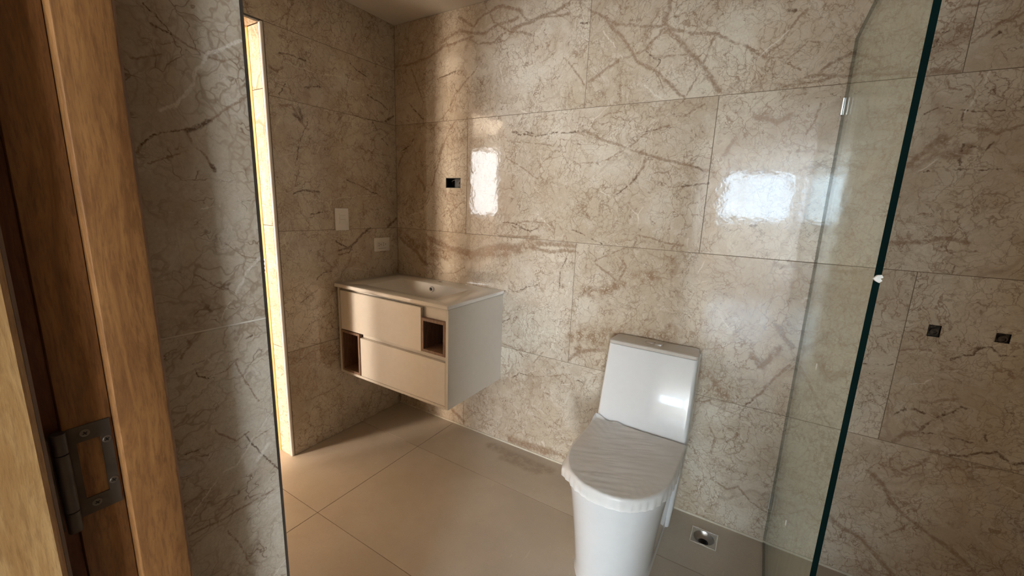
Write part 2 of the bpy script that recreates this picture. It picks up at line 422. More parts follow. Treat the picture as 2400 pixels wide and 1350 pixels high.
# veins traced on the real wall surfaces: (kind, [(x or y, z), ...] in metres, half width)
BACKF = [('stain',[(1.184,2.173),(1.317,2.092),(1.429,2.061),(1.507,2.051)],0.011),('stain',[(1.522,2.14),(1.506,2.058),(1.609,1.947),(1.663,1.885),(1.736,1.791)],0.016),('stain',[(1.507,2.05),(1.585,2.017),(1.696,1.991),(1.806,1.929),(1.866,1.892)],0.011),('stain',[(1.697,1.983),(1.683,1.944),(1.662,1.893)],0.01),('stain',[(1.268,2.116),(1.362,2.008),(1.405,1.943),(1.491,1.883),(1.612,1.779)],0.012),('stain',[(1.508,2.042),(1.437,1.976),(1.402,1.969)],0.008),('dark',[(1.438,1.972),(1.476,1.938),(1.503,1.93),(1.485,1.891)],0.005),('stain',[(1.476,1.94),(1.552,1.939),(1.618,1.938)],0.007),('stain',[(1.491,1.878),(1.527,1.82),(1.553,1.785)],0.007),('stain',[(1.663,1.885),(1.638,1.833),(1.619,1.787)],0.007),('white',[(1.256,2.075),(1.306,2.008),(1.348,1.96)],0.006),('white',[(1.451,1.841),(1.49,1.808),(1.528,1.779)],0.006),('white',[(0.962,2.143),(0.907,2.091)],0.004),('stain',[(1.867,1.888),(1.915,1.924),(1.95,1.994),(1.979,2.026)],0.007),('stain',[(1.839,1.892),(1.894,1.883),(1.935,1.875),(1.994,1.922),(2.024,1.911),(2.022,1.88)],0.006),('stain',[(1.929,1.872),(1.958,1.847),(1.985,1.837)],0.006),('stain',[(2.041,1.816),(2.064,1.84),(2.12,1.866)],0.01),('stain',[(2.002,1.806),(2.042,1.809),(2.132,1.795)],0.009),('stain',[(1.922,1.779),(2.006,1.785),(2.071,1.798),(2.106,1.801)],0.007),('dark',[(1.92,2.027),(1.939,2.025)],0.01),('stain',[(0.795,2.162),(0.914,2.178),(1.015,2.196),(1.089,2.209)],0.014),('stain',[(0.828,2.24),(0.867,2.187),(0.972,2.177),(1.092,2.173)],0.01),('dark',[(1.147,2.124),(1.179,2.114)],0.008),('stain',[(1.106,1.975),(1.141,1.925),(1.182,1.87)],0.008),('stain',[(1.202,1.881),(1.275,1.917),(1.329,1.954)],0.012),('dark',[(0.816,1.69),(0.943,1.668),(1.06,1.677),(1.149,1.672)],0.006),('dark',[(1.149,1.672),(1.203,1.677)],0.009),('stain',[(1.203,1.677),(1.278,1.637),(1.401,1.595),(1.488,1.565),(1.57,1.541),(1.692,1.509),(1.733,1.5)],0.01),('dark',[(1.683,1.511),(1.708,1.505)],0.007),('stain',[(1.149,1.682),(1.3,1.737),(1.367,1.75)],0.005),('stain',[(1.316,1.552),(1.401,1.595),(1.47,1.646),(1.556,1.675),(1.627,1.712),(1.687,1.748)],0.007),('dark',[(1.47,1.655),(1.573,1.674)],0.0035),('dark',[(1.37,1.4),(1.434,1.448),(1.462,1.494)],0.006),('stain',[(1.434,1.448),(1.474,1.512),(1.48,1.548)],0.012),('dark',[(1.638,1.439),(1.691,1.445),(1.739,1.45)],0.006),('stain',[(1.573,1.431),(1.638,1.439)],0.005),('dark',[(0.836,1.232),(0.903,1.226),(0.945,1.212)],0.007),('dark',[(1.17,1.232),(1.239,1.211),(1.284,1.194),(1.322,1.176)],0.005),('stain',[(0.836,1.245),(0.914,1.26),(1.015,1.255)],0.008),('stain',[(1.137,1.531),(1.266,1.539),(1.384,1.569)],0.005),('stain',[(1.415,1.228),(1.531,1.226),(1.607,1.199),(1.677,1.2)],0.008),('dark',[(1.488,1.185),(1.514,1.211)],0.004),('stain',[(0.831,1.647),(0.944,1.637),(1.052,1.618),(1.078,1.656)],0.006),('white',[(1.608,1.51),(1.665,1.458),(1.703,1.415)],0.004),('white',[(0.975,1.307),(1.065,1.226)],0.004),('white',[(1.335,1.212),(1.41,1.178)],0.004),('white',[(0.902,1.498),(0.982,1.403)],0.003),('stain',[(1.794,1.54),(1.806,1.508),(1.796,1.467)],0.006),('stain',[(1.805,1.605),(1.78,1.557)],0.014),('stain',[(1.866,1.687),(1.938,1.667),(1.975,1.687)],0.016),('stain',[(1.904,1.714),(1.959,1.754)],0.005),('stain',[(1.923,1.728),(1.986,1.744)],0.004),('stain',[(2.029,1.624),(2.05,1.652),(2.059,1.716)],0.008),('stain',[(2.013,1.558),(2.082,1.563),(2.134,1.547)],0.008),('stain',[(2.064,1.519),(2.136,1.496)],0.01),('stain',[(2.029,1.497),(2.112,1.533)],0.008),('stain',[(1.883,1.402),(1.922,1.435),(1.96,1.459)],0.005),('stain',[(1.946,1.363),(1.949,1.443),(1.956,1.49)],0.004),('stain',[(2.04,1.331),(2.055,1.359),(2.069,1.308)],0.006),('white',[(1.879,1.377),(1.847,1.334)],0.003),('dark',[(1.904,1.297),(1.922,1.298)],0.008),('stain',[(2.002,1.161),(2.039,1.148),(2.058,1.158)],0.016),('dark',[(2.022,1.142),(2.044,1.161)],0.006),('stain',[(1.291,1.096),(1.363,1.134),(1.44,1.176)],0.006),('dark',[(1.322,1.12),(1.36,1.159)],0.004),('stain',[(1.292,1.091),(1.371,1.043),(1.404,1.021)],0.007),('stain',[(1.414,1.129),(1.444,1.082),(1.415,1.007),(1.357,0.958)],0.008),('dark',[(1.156,1.104),(1.126,1.025),(1.125,0.958)],0.005),('stain',[(0.879,0.883),(0.944,0.922)],0.006),('white',[(1.317,1.042),(1.263,0.966)],0.005),('white',[(1.181,0.998),(1.158,0.907)],0.004),('zone',[(1.225,0.95),(1.336,0.944),(1.453,1.033),(1.567,1.057)],0.05),('stain',[(1.617,1.111),(1.664,1.162)],0.006),('dark',[(0.331,1.992),(0.381,2.006),(0.451,2.014)],0.007),('dark',[(0.11,1.89),(0.172,1.83),(0.222,1.794)],0.006),('stain',[(0.354,1.785),(0.418,1.837),(0.452,1.9),(0.506,1.944),(0.595,2.02)],0.007),('dark',[(0.418,1.853),(0.445,1.891)],0.004),('dark',[(0.038,1.625),(0.122,1.662),(0.142,1.689)],0.007),('stain',[(0.232,1.335),(0.295,1.45),(0.355,1.604),(0.412,1.729),(0.454,1.768)],0.008),('stain',[(0.34,1.594),(0.369,1.647)],0.018),('dark',[(0.785,1.247),(0.86,1.246),(0.933,1.215),(0.987,1.228)],0.006),('dark',[(0.815,1.696),(0.874,1.688),(0.961,1.674)],0.006),('stain',[(0.785,1.572),(0.882,1.521),(0.973,1.472)],0.007),('stain',[(0.169,1.484),(0.208,1.45),(0.232,1.404)],0.016),('stain',[(0.019,1.532),(0.037,1.579),(0.089,1.646)],0.01),('stain',[(0.168,1.427),(0.185,1.496)],0.008),('stain',[(0.016,2.094),(0.144,2.094),(0.266,2.113),(0.366,2.148),(0.435,2.148),(0.566,2.165)],0.012),('stain',[(0.352,2.165),(0.475,2.208),(0.617,2.166),(0.724,2.193),(0.827,2.201)],0.014),('stain',[(0.474,2.265),(0.565,2.212),(0.626,2.255),(0.733,2.271),(0.848,2.223)],0.012),('stain',[(0.528,2.162),(0.593,2.128),(0.679,2.12),(0.761,2.152)],0.009),('stain',[(0.663,2.257),(0.688,2.208),(0.772,2.159),(0.907,2.119)],0.01),('white',[(0.928,2.124),(0.908,2.093)],0.005),('stain',[(0.129,2.08),(0.204,1.924),(0.25,1.824)],0.008),('stain',[(0.356,1.248),(0.431,1.296),(0.517,1.343)],0.006),('stain',[(0.357,1.224),(0.356,1.27),(0.416,1.296),(0.431,1.245)],0.006),('zone',[(0.01,1.144),(0.131,1.09),(0.246,1.051),(0.434,1.033),(0.579,1.056),(0.766,1.087),(0.878,1.113),(0.982,1.167)],0.055),('stain',[(0.263,1.125),(0.433,1.079),(0.593,1.065),(0.701,1.081)],0.03),('stain',[(0.62,1.073),(0.765,1.124),(0.877,1.123)],0.035),('stain',[(0.763,1.177),(0.899,1.177),(0.981,1.183)],0.014),('stain',[(0.991,1.155),(1.085,1.159),(1.186,1.159)],0.022),('stain',[(0.943,1.134),(1.064,1.119),(1.188,1.134)],0.016),('stain',[(0.03,1.105),(0.156,1.037),(0.243,0.967)],0.02),('zone',[(1.206,0.697),(1.329,0.761),(1.415,0.731),(1.534,0.783),(1.648,0.789)],0.07),('stain',[(1.204,0.587),(1.241,0.636),(1.308,0.661),(1.383,0.677)],0.016),('zone',[(1.21,0.648),(1.305,0.699),(1.387,0.735)],0.06),('zone',[(1.583,0.793),(1.649,0.781),(1.66,0.826)],0.05),('dark',[(1.242,0.49),(1.282,0.486),(1.296,0.465)],0.006),('stain',[(1.005,0.444),(1.137,0.483),(1.219,0.515)],0.005),('stain',[(1.297,0.55),(1.347,0.543),(1.341,0.502),(1.323,0.482)],0.006),('stain',[(1.053,0.593),(1.001,0.518)],0.006),('white',[(1.133,0.782),(1.119,0.669),(1.091,0.607)],0.006),('stain',[(1.017,0.222),(1.088,0.205),(1.156,0.184)],0.006),('zone',[(0.832,0.035),(1.001,0.034),(1.158,0.034),(1.23,0.057)],0.045),('stain',[(0.875,0.029),(1.001,0.034),(1.131,0.049)],0.035),('stain',[(1.028,0.031),(1.157,0.049)],0.03),('stain',[(1.826,0.578),(1.881,0.66),(1.969,0.582)],0.004),('stain',[(1.976,0.57),(2.01,0.617),(2.041,0.675),(2.076,0.74),(2.104,0.781)],0.009),('dark',[(1.982,0.576),(2.01,0.619)],0.004),('stain',[(1.974,0.786),(2.011,0.755),(2.043,0.794),(2.056,0.836)],0.024),('stain',[(2.044,0.924),(2.068,0.884),(2.102,0.853)],0.018),('zone',[(1.8,0.669),(1.842,0.629),(1.897,0.593)],0.06),('stain',[(1.801,0.538),(1.864,0.566),(1.955,0.576)],0.006),('white',[(1.816,0.409),(1.857,0.379)],0.004),('stain',[(1.901,0.203),(1.97,0.182),(2.002,0.21),(2.057,0.162),(2.115,0.139)],0.008),('stain',[(1.865,0.435),(1.892,0.4),(1.886,0.326)],0.01),('stain',[(1.912,0.468),(1.972,0.445),(1.935,0.398)],0.007),('dark',[(0.798,0.887),(0.876,0.888),(0.938,0.926),(1.0,0.941)],0.005),('dark',[(0.799,0.709),(0.844,0.737)],0.006),('dark',[(0.875,0.404),(0.919,0.441),(1.012,0.447)],0.005),('dark',[(0.902,0.569),(0.936,0.542),(0.927,0.504)],0.005),('stain',[(0.804,0.588),(0.867,0.582),(0.902,0.569)],0.006),('dark',[(0.776,0.221),(0.852,0.265)],0.004),('stain',[(0.451,0.087),(0.536,0.031)],0.02),('stain',[(0.306,0.92),(0.468,0.945),(0.531,0.983)],0.005),('dark',[(2.42,0.673),(2.444,0.706),(2.466,0.715),(2.496,0.705)],0.006),('dark',[(2.486,0.624),(2.518,0.687),(2.548,0.721),(2.574,0.752),(2.585,0.749)],0.007),('dark',[(2.525,0.904),(2.547,0.925),(2.568,0.926),(2.569,0.946),(2.604,0.954),(2.624,0.936),(2.655,0.938)],0.006),('stain',[(2.436,0.577),(2.459,0.615),(2.486,0.624)],0.014),('dark',[(2.486,0.624),(2.522,0.636),(2.568,0.638),(2.612,0.637),(2.647,0.636),(2.647,0.659),(2.637,0.676)],0.006),('stain',[(2.296,0.229),(2.349,0.188),(2.39,0.176),(2.427,0.154),(2.478,0.107),(2.521,0.067)],0.016),('stain',[(2.463,0.197),(2.501,0.248),(2.533,0.296)],0.007),('stain',[(2.533,0.296),(2.587,0.269),(2.629,0.245),(2.691,0.204)],0.012),('stain',[(2.385,0.445),(2.44,0.399),(2.469,0.35),(2.51,0.315),(2.538,0.294)],0.012),('dark',[(2.578,0.58),(2.613,0.586),(2.639,0.609),(2.67,0.621),(2.707,0.602)],0.008),('dark',[(2.713,0.594),(2.737,0.607)],0.008),('stain',[(2.471,0.517),(2.575,0.543),(2.668,0.566),(2.739,0.582)],0.006),('stain',[(2.534,0.57),(2.519,0.521),(2.478,0.475)],0.01),('dark',[(2.312,0.836),(2.352,0.842),(2.395,0.85)],0.005),('stain',[(2.4,0.905),(2.427,0.917),(2.467,0.923)],0.007),('stain',[(2.476,0.74),(2.537,0.761),(2.56,0.778)],0.008),('white',[(2.431,0.782),(2.478,0.809),(2.5,0.842),(2.544,0.869)],0.004),('white',[(2.311,0.571),(2.342,0.578),(2.366,0.597)],0.004),('white',[(2.348,0.561),(2.348,0.508)],0.004),('zone',[(2.312,1.508),(2.347,1.548),(2.382,1.573)],0.045),('stain',[(2.312,1.508),(2.347,1.548),(2.384,1.592)],0.016),('stain',[(2.398,1.539),(2.426,1.545),(2.442,1.564)],0.024),('dark',[(2.428,1.509),(2.425,1.545),(2.429,1.571)],0.006),('dark',[(2.312,1.411),(2.332,1.39),(2.346,1.352)],0.005),('stain',[(2.32,1.333),(2.359,1.356),(2.429,1.366)],0.005),('dark',[(2.357,1.487),(2.406,1.496),(2.467,1.501),(2.523,1.495)],0.004),('dark',[(2.313,1.655),(2.34,1.672),(2.365,1.683)],0.004),('dark',[(2.432,1.564),(2.465,1.563),(2.481,1.553),(2.491,1.574)],0.005),('dark',[(2.361,1.68),(2.423,1.665),(2.488,1.66),(2.53,1.666)],0.004),('white',[(2.446,1.767),(2.439,1.732),(2.428,1.69),(2.413,1.66)],0.005),('dark',[(2.41,1.66),(2.417,1.616)],0.005),('stain',[(2.316,1.782),(2.345,1.785),(2.38,1.778)],0.016),('stain',[(2.358,1.765),(2.369,1.733),(2.394,1.724)],0.006),('stain',[(2.398,1.856),(2.421,1.876),(2.444,1.895),(2.482,1.917)],0.008),('stain',[(2.334,1.95),(2.379,1.959),(2.414,1.963)],0.008),('dark',[(2.439,1.865),(2.446,1.872)],0.006),('dark',[(2.289,1.848),(2.313,1.854),(2.326,1.892),(2.356,1.911)],0.004),('stain',[(2.316,1.26),(2.384,1.269),(2.443,1.284),(2.494,1.274)],0.014),('stain',[(2.43,1.248),(2.518,1.252)],0.006),('stain',[(2.457,1.607),(2.499,1.599),(2.543,1.62)],0.01)]
LEFTF=[('white',[(-0.73,1.965),(-0.661,1.937),(-0.565,1.93),(-0.483,1.916)],0.005),('white',[(-0.483,1.921),(-0.415,1.941),(-0.345,1.95)],0.006),('white',[(-0.345,1.947),(-0.258,1.947),(-0.108,1.967)],0.004),('white',[(-0.731,1.369),(-0.665,1.344),(-0.573,1.333),(-0.473,1.316)],0.004),('white',[(-0.461,1.332),(-0.337,1.347),(-0.127,1.369)],0.004),('white',[(-0.521,1.562),(-0.503,1.588)],0.006),('dark',[(-0.304,2.026),(-0.242,2.004),(-0.19,1.987)],0.006),('dark',[(-0.201,1.898),(-0.125,1.883),(-0.06,1.854)],0.007),('dark',[(-0.677,1.965),(-0.602,1.971),(-0.542,1.971),(-0.497,1.953)],0.007),('dark',[(-0.303,1.784),(-0.226,1.768),(-0.062,1.778)],0.004),('dark',[(-0.571,1.849),(-0.529,1.863),(-0.486,1.867)],0.006),('stain',[(-0.595,2.208),(-0.623,2.148),(-0.635,2.094),(-0.633,2.062)],0.007),('dark',[(-0.559,1.706),(-0.596,1.617),(-0.628,1.511)],0.006),('dark',[(-0.629,1.711),(-0.591,1.691),(-0.598,1.744)],0.016),('dark',[(-0.655,1.349),(-0.592,1.372),(-0.516,1.365)],0.01),('stain',[(-0.694,1.742),(-0.636,1.754),(-0.601,1.689),(-0.562,1.659)],0.012),('dark',[(-0.077,1.784),(-0.015,1.824)],0.012),('dark',[(-0.567,1.254),(-0.522,1.264),(-0.476,1.27)],0.006),('dark',[(-0.358,1.436),(-0.281,1.415),(-0.213,1.391),(-0.127,1.36)],0.007),('dark',[(-0.079,1.182),(-0.013,1.23)],0.014),('dark',[(-0.427,1.06),(-0.363,1.067),(-0.308,1.103),(-0.265,1.141),(-0.207,1.174)],0.012),('dark',[(-0.436,1.115),(-0.4,1.091),(-0.337,1.054)],0.009),('stain',[(-0.338,1.042),(-0.367,0.977),(-0.421,0.937)],0.007),('stain',[(-0.727,1.893),(-0.692,1.878),(-0.672,1.909)],0.012),('dark',[(-0.171,1.767),(-0.117,1.69),(-0.058,1.653)],0.005),('stain',[(-0.202,1.698),(-0.115,1.734),(-0.056,1.721),(-0.117,1.667),(-0.189,1.668)],0.006),('stain',[(-0.402,1.765),(-0.354,1.769),(-0.404,1.715)],0.01),('stain',[(-0.667,1.452),(-0.628,1.436),(-0.642,1.388)],0.008),('stain',[(-0.272,1.624),(-0.206,1.59),(-0.059,1.596)],0.005),('dark',[(-0.69,1.786),(-0.658,1.844)],0.005),('dark',[(-0.566,0.91),(-0.523,0.952),(-0.471,0.951)],0.006),('dark',[(-0.659,0.805),(-0.609,0.842),(-0.558,0.862)],0.006),('stain',[(-0.717,0.642),(-0.672,0.611),(-0.577,0.565)],0.006),('dark',[(-0.491,0.683),(-0.482,0.641)],0.006),('dark',[(-0.671,0.63),(-0.609,0.691),(-0.461,0.737)],0.004),('stain',[(-0.698,0.504),(-0.619,0.538),(-0.493,0.542)],0.006),('stain',[(-0.694,0.286),(-0.562,0.274),(-0.45,0.295)],0.006),('dark',[(-0.423,1.037),(-0.355,1.042),(-0.33,1.089)],0.007)]
REVEALF=[('white',[(-1.6277,1.4207),(-1.6146,1.4272),(-1.5962,1.4493),(-1.5912,1.4687),(-1.5762,1.4912),(-1.5633,1.4986),(-1.5419,1.5148)],0.0028),('white',[(-1.6148,1.4249),(-1.6078,1.4354),(-1.596,1.4517)],0.0024),('white',[(-1.5719,1.2126),(-1.5639,1.2301),(-1.5535,1.2432),(-1.54,1.2564)],0.0028),('white',[(-1.6015,1.3184),(-1.5912,1.3211),(-1.5805,1.3239)],0.0011),('white',[(-1.5956,1.3223),(-1.5919,1.3134),(-1.6083,1.3046)],0.0009),('white',[(-1.5806,1.3226),(-1.5653,1.317)],0.0011),('white',[(-1.6454,1.3167),(-1.6261,1.3145)],0.0007),('dark',[(-1.6252,1.5041),(-1.6165,1.5),(-1.6101,1.499)],0.002),('stain',[(-1.6101,1.499),(-1.596,1.4929),(-1.5787,1.4882)],0.002),('dark',[(-1.6069,1.4036),(-1.5937,1.41),(-1.582,1.4185)],0.004),('stain',[(-1.582,1.4185),(-1.5619,1.437),(-1.5409,1.4539)],0.0025),('dark',[(-1.6472,1.3836),(-1.637,1.3943),(-1.6233,1.3991),(-1.608,1.4034)],0.0018),('stain',[(-1.608,1.4034),(-1.6001,1.3882),(-1.5901,1.3798),(-1.5838,1.3632)],0.0025),('dark',[(-1.5855,1.3693),(-1.5831,1.3633)],0.004),('stain',[(-1.6448,1.3645),(-1.626,1.3733),(-1.607,1.3826)],0.0018),('stain',[(-1.6485,1.4652),(-1.636,1.4699),(-1.621,1.4755)],0.0018),('stain',[(-1.5778,1.4862),(-1.5644,1.4866),(-1.5437,1.4943)],0.002),('dark',[(-1.6322,1.5206),(-1.6223,1.5143),(-1.6109,1.4998)],0.0012),('stain',[(-1.6056,1.4952),(-1.6179,1.487),(-1.6359,1.4873)],0.001),('stain',[(-1.5809,1.2803),(-1.5601,1.2596),(-1.5415,1.2551)],0.0015),('stain',[(-1.6309,1.248),(-1.6102,1.2403),(-1.5863,1.2206)],0.0015),('stain',[(-1.6472,1.384),(-1.6518,1.3747)],0.002),('stain',[(-1.61,1.3096),(-1.6039,1.3045),(-1.6088,1.2996)],0.0012),('white',[(-1.6477,0.9423),(-1.6305,0.9601),(-1.61,0.9802),(-1.5926,0.9822),(-1.5786,0.996),(-1.5695,1.0099),(-1.541,1.0373)],0.0018),('white',[(-1.5943,1.1768),(-1.5882,1.194),(-1.5776,1.2079)],0.0015),('white',[(-1.6129,1.1448),(-1.6086,1.1315),(-1.5962,1.1316)],0.0014),('white',[(-1.5579,0.7772),(-1.5365,0.7905)],0.0015),('white',[(-1.6305,0.9601),(-1.6152,1.05),(-1.6096,1.0729)],0.0007),('white',[(-1.567,0.974),(-1.5487,0.993)],0.0046),('dark',[(-1.5789,1.0223),(-1.5725,1.0053),(-1.5633,0.9863),(-1.5378,0.9441)],0.002),('dark',[(-1.6265,1.1359),(-1.6145,1.1387)],0.0022),('dark',[(-1.6249,1.1302),(-1.6239,1.1193),(-1.6072,1.1115)],0.0018),('dark',[(-1.6499,1.026),(-1.6457,1.0264),(-1.6287,1.0257)],0.0014),('stain',[(-1.6479,0.9187),(-1.6209,0.914),(-1.588,0.9162),(-1.5488,0.917)],0.0026),('stain',[(-1.6113,1.0425),(-1.6051,1.0337),(-1.5896,1.017),(-1.5738,1.0213)],0.0022),('stain',[(-1.6435,0.9184),(-1.6609,0.9168)],0.002),('stain',[(-1.6105,0.8937),(-1.598,0.8613),(-1.5878,0.8225)],0.0022),('stain',[(-1.5802,1.1238),(-1.5747,1.1019),(-1.5573,1.0597)],0.0018),('dark',[(-1.5653,1.1532),(-1.5576,1.154)],0.002),('stain',[(-1.6312,1.1705),(-1.626,1.1615),(-1.6376,1.1471)],0.003),('stain',[(-1.6113,1.1149),(-1.5928,1.1167),(-1.5774,1.1285)],0.0016),('stain',[(-1.5697,1.0069),(-1.5413,1.0151)],0.0014)]
#ENDF
M['marble'] = marble('veined_marble_plain')
def far_marble():
    mt, nt, b = new_mat('veined_marble_far_walls'); g = N(nt)
    P = g.vmath('ADD', g.coord(), g.vmath('SCALE', (31.7, 57.1, 17.3), scale=g.rand()))
    Q = g.vmath('ADD', P, g.vmath('SCALE', g.noise(P, 4, 2, .6, color=True), scale=.25))
    col = g.mix(g.rng(g.noise(Q, 3, 2), .36, .62), rgb(.47, .39, .30), rgb(.61, .55, .46))
    col = g.mix(g.rng(g.voro(Q, 9), .0, .04, .6, 0), col, rgb(.27, .175, .115))
    nt.links.new(col, b.inputs['Base Color']); b.inputs['Roughness'].default_value = .08
    return mt
M['marble_far'] = far_marble()
def tile_marble(ax, u0, u1, v0, v1):
    src = {'y': BACKF, 'x': LEFTF, 'r': REVEALF}[ax]; ff = []; kw = {'x': .8, 'y': .85, 'r': .9}[ax]
    for k, pts, wd in src:
        for p, q in zip(pts, pts[1:]):
            if max(p[0], q[0]) > u0 - .03 and min(p[0], q[0]) < u1 + .03 and max(p[1], q[1]) > v0 - .03 and min(p[1], q[1]) < v1 + .03:
                ff.append((k, 'y' if ax == 'y' else 'x', [p, q], wd * kw))
    if not ff: return M['marble_far' if ax == 'x' and u1 < -.76 else 'marble']
    return marble('veined_marble_tile', ff, fine=(ax == 'r'))

# ------------------------------------------------------------------ room shell
H = 2.312
RX = 3.10          # right wall of the shower
J = .0011          # half a joint
T = .010           # tile thickness
YE = -1.536        # room face of the entrance wall
YO = -1.765        # far face of the entrance wall
LX = -.200         # outer face of the left wall
holes_back = [(.390, .495, 1.4185, 1.473), (2.4515, 2.4825, .967, 1.006), (2.604, 2.636, .978, 1.008)]
wb = struct(slab('wall_back', 'y', .0010, .14, LX, RX + .12, 0, H, M['grout'], holes=holes_back), 'marble tiled rear wall behind the vanity, toilet and shower')
def tiles_y(parent, y0, y1, rows, mat, holes=()):
    for z0, z1, xs in rows:
        for xa, xb in zip(xs, xs[1:]):
            hs = [h for h in holes if h[0] > xa and h[1] < xb and h[2] > z0 and h[3] < z1]
            mt = tile_marble('y', xa, xb, z0, z1) if mat is None else mat
            if hs: slab('tile', 'y', y0, y1, xa + J, xb - J, z0 + J, z1 - J, mt, parent, hs)
            else: mkbox('tile', xa + J, xb - J, y0, y1, z0 + J, z1 - J, mt, parent, bev=.0004)
R1, R2, R3 = .571, 1.174, 1.774
tiles_y(wb, 0, T - .0005, [
    (R3, H, (0, 1.1925, 2.3905, RX)),
    (R2, R3, (0, .538, 1.736, 2.934, RX)),
    (R1, R2, (0, 1.1977, 2.3955, RX)),
    (0, R1, (0, .538, 1.736, 2.934, RX))], None, holes_back)
mkc = mkbox('trim_1', .0, RX, -.004, -.0002, 0, .009, M['caulk'])
struct(mkc, 'thin pale caulk line along the foot of the rear wall')

# left wall with the doorway, jamb lined with tiles
DY0, DY1, DZ = -1.470, -.7455, 2.072
wl = struct(slab('wall_left', 'x', LX, -.0010, YO, 0, 0, H, M['grout'], holes=[(DY0, DY1 + .0, -1, DZ)]), 'marble tiled left wall pierced by a tall doorway')
def tiles_x(parent, x0, x1, rows, mat):
    for z0, z1, ys in rows:
        for ya, yb in zip(ys, ys[1:]):
            mkbox('tile', x0, x1, ya + J, yb - J, z0 + J, z1 - J, tile_marble('x', ya, yb, z0, z1) if mat is None else mat, parent, bev=.0004)
tiles_x(wl, -T + .0005, 0, [(R3, DZ, (DY1 + .0065, 0)), (DZ, H, (DY1 - .46, 0)), (DZ, H, (YE, DY1 - .46)),
    (R2, R3, (DY1 + .0065, 0)), (R1, R2, (DY1 + .0065, 0)), (0, R1, (DY1 + .0065, 0)),
    (R3, DZ, (YE, DY0 - .008)), (R2, R3, (YE, DY0 - .008)), (R1, R2, (YE, DY0 - .008)), (0, R1, (YE, DY0 - .008))], None)
for z0, z1 in ((0, .600), (.600, 1.200), (1.200, 1.800), (1.800, DZ - .011)):     # jamb tiles, both sides
    mkbox('tile', -.098, -.0165, DY1 - .009, DY1 - .0005, z0 + J, z1 - J, M['marble'], wl, bev=.0006)
    mkbox('tile', -.098, -.008, DY0 + .0005, DY0 + .009, z0 + J, z1 - J, M['marble'], wl, bev=.0006)
mkbox('tile', -.098, -.008, DY0 + .01, DY1 - .01, DZ - .010, DZ - .001, M['marble'], wl, bev=.0006)
def bead(name, ax, a0, a1, cx, cy, rad, mat, label):
    """quarter-round edging along an axis"""
    bm = bmesh.new(); n = 10
    def P(k, a):
        t = 2 * PI * k / n
        u, v = cx + rad * math.cos(t), cy + rad * math.sin(t)
        return {'z': (u, v, a), 'y': (u, a, v)}[ax]
    A = [bm.verts.new(P(k, a0)) for k in range(n)]; B = [bm.verts.new(P(k, a1)) for k in range(n)]
    bridge(bm, A, B); bm.faces.new(A); bm.faces.new(B)
    return struct(finish(name, bm, mat, smooth=40), label)
bead('trim_2', 'z', .001, DZ - .004, -.0085, DY1 - .0015, .0092, M['pvc'], 'white rounded corner bead on the far side of the left doorway')
bead('trim_3', 'y', DY0, DY1 - .01, -.0045, DZ - .0035, .0055, M['alu'], 'grey metal bead under the head of the left doorway')

# entrance wall, its reveal tiled, doorway where the photographer stands
EX0, EX1 = 1.395, 2.400
wf = struct(slab('wall_front', 'y', YO, YE - .001, LX, RX + .12, 0, H, M['groutpale'], holes=[(EX0 - .0008, EX1 + .0008, -1, 2.13)]), 'tiled entrance wall seen edge on at the left')
tiles_y(wf, YE - T + .0005, YE, [(z0, z1, xs) for (z0, z1) in ((0, R1), (R1, R2), (R2, R3)) for xs in ((0, .66, EX0 - .004), (EX1 + .004, RX))] + [(R3, H, (0, .66, EX0 - .004)), (R3, H, (EX1 + .004, RX)), (2.13, H, (EX0 - .004, EX1 + .004))], M['marble_far'])
for z0, z1 in ((0, R1), (R1, R2), (R2, R3), (R3, 2.125)):
    mkbox('tile', EX0 - T + .0005, EX0, -1.672, YE - .0028, z0 + J, z1 - J, tile_marble('r', -1.68, YE, z0, z1), wf, bev=.0006)
    mkbox('tile', EX1, EX1 + T - .0005, -1.672, YE - .004, z0 + J, z1 - J, M['marble'], wf, bev=.0006)
struct(mkbox('trim_4', EX0 - .008, EX0 + .0006, YE - .0026, YE + .0004, 0, 2.13, M['alu']), 'dark grey metal edging on the corner of the tiled entrance reveal')
struct(mkbox('trim_5', EX1 - .0008, EX1 + .008, YE - .0035, YE + .0008, 0, 2.13, M['alu']), 'grey metal edging on the right corner of the entrance reveal')
# right wall of the shower
wr = struct(mkbox('wall_right', RX + T, RX + .12, YO, T, 0, H, M['grout']), 'tiled shower wall at the far right')
tiles_x(wr, RX, RX + T - .0005, [(a, b, ys) for (a, b), ys in (((0, R1), (YE, -.6, 0)), ((R1, R2), (YE, -1.2, 0)), ((R2, R3), (YE, -.6, 0)), ((R3, H), (YE, -1.2, 0)))], M['marble_far'])
struct(mkbox('ceiling', LX, RX + .12, YO, .14, H, H + .10, M['plaster']), 'painted bathroom ceiling')

# floor: 60 x 120 cm porcelain, drain hole cut out
DR = (1.857, 1.959, -.167, -.069)
fl = struct(slab('floor', 'z', -.08, -.0010, LX, RX, YO, .0, M['grout'], holes=[DR]), 'beige grey porcelain tile floor')
ys = [YO, -1.524, -.920, -.3145, 0]
for ya, yb in zip(ys, ys[1:]):
    xs = (LX, .467, 1.667, 2.867, RX)
    for xa, xb in zip(xs, xs[1:]):
        if xa < DR[0] < xb and ya < DR[2] and DR[3] < yb: slab('tile', 'z', -T, 0, xa + J, xb - J, ya + J, yb - J, M['floor'], fl, [DR])
        else: mkbox('tile', xa + J, xb - J, ya + J, yb - J, -T, 0, M['floor'], fl, bev=.0006)

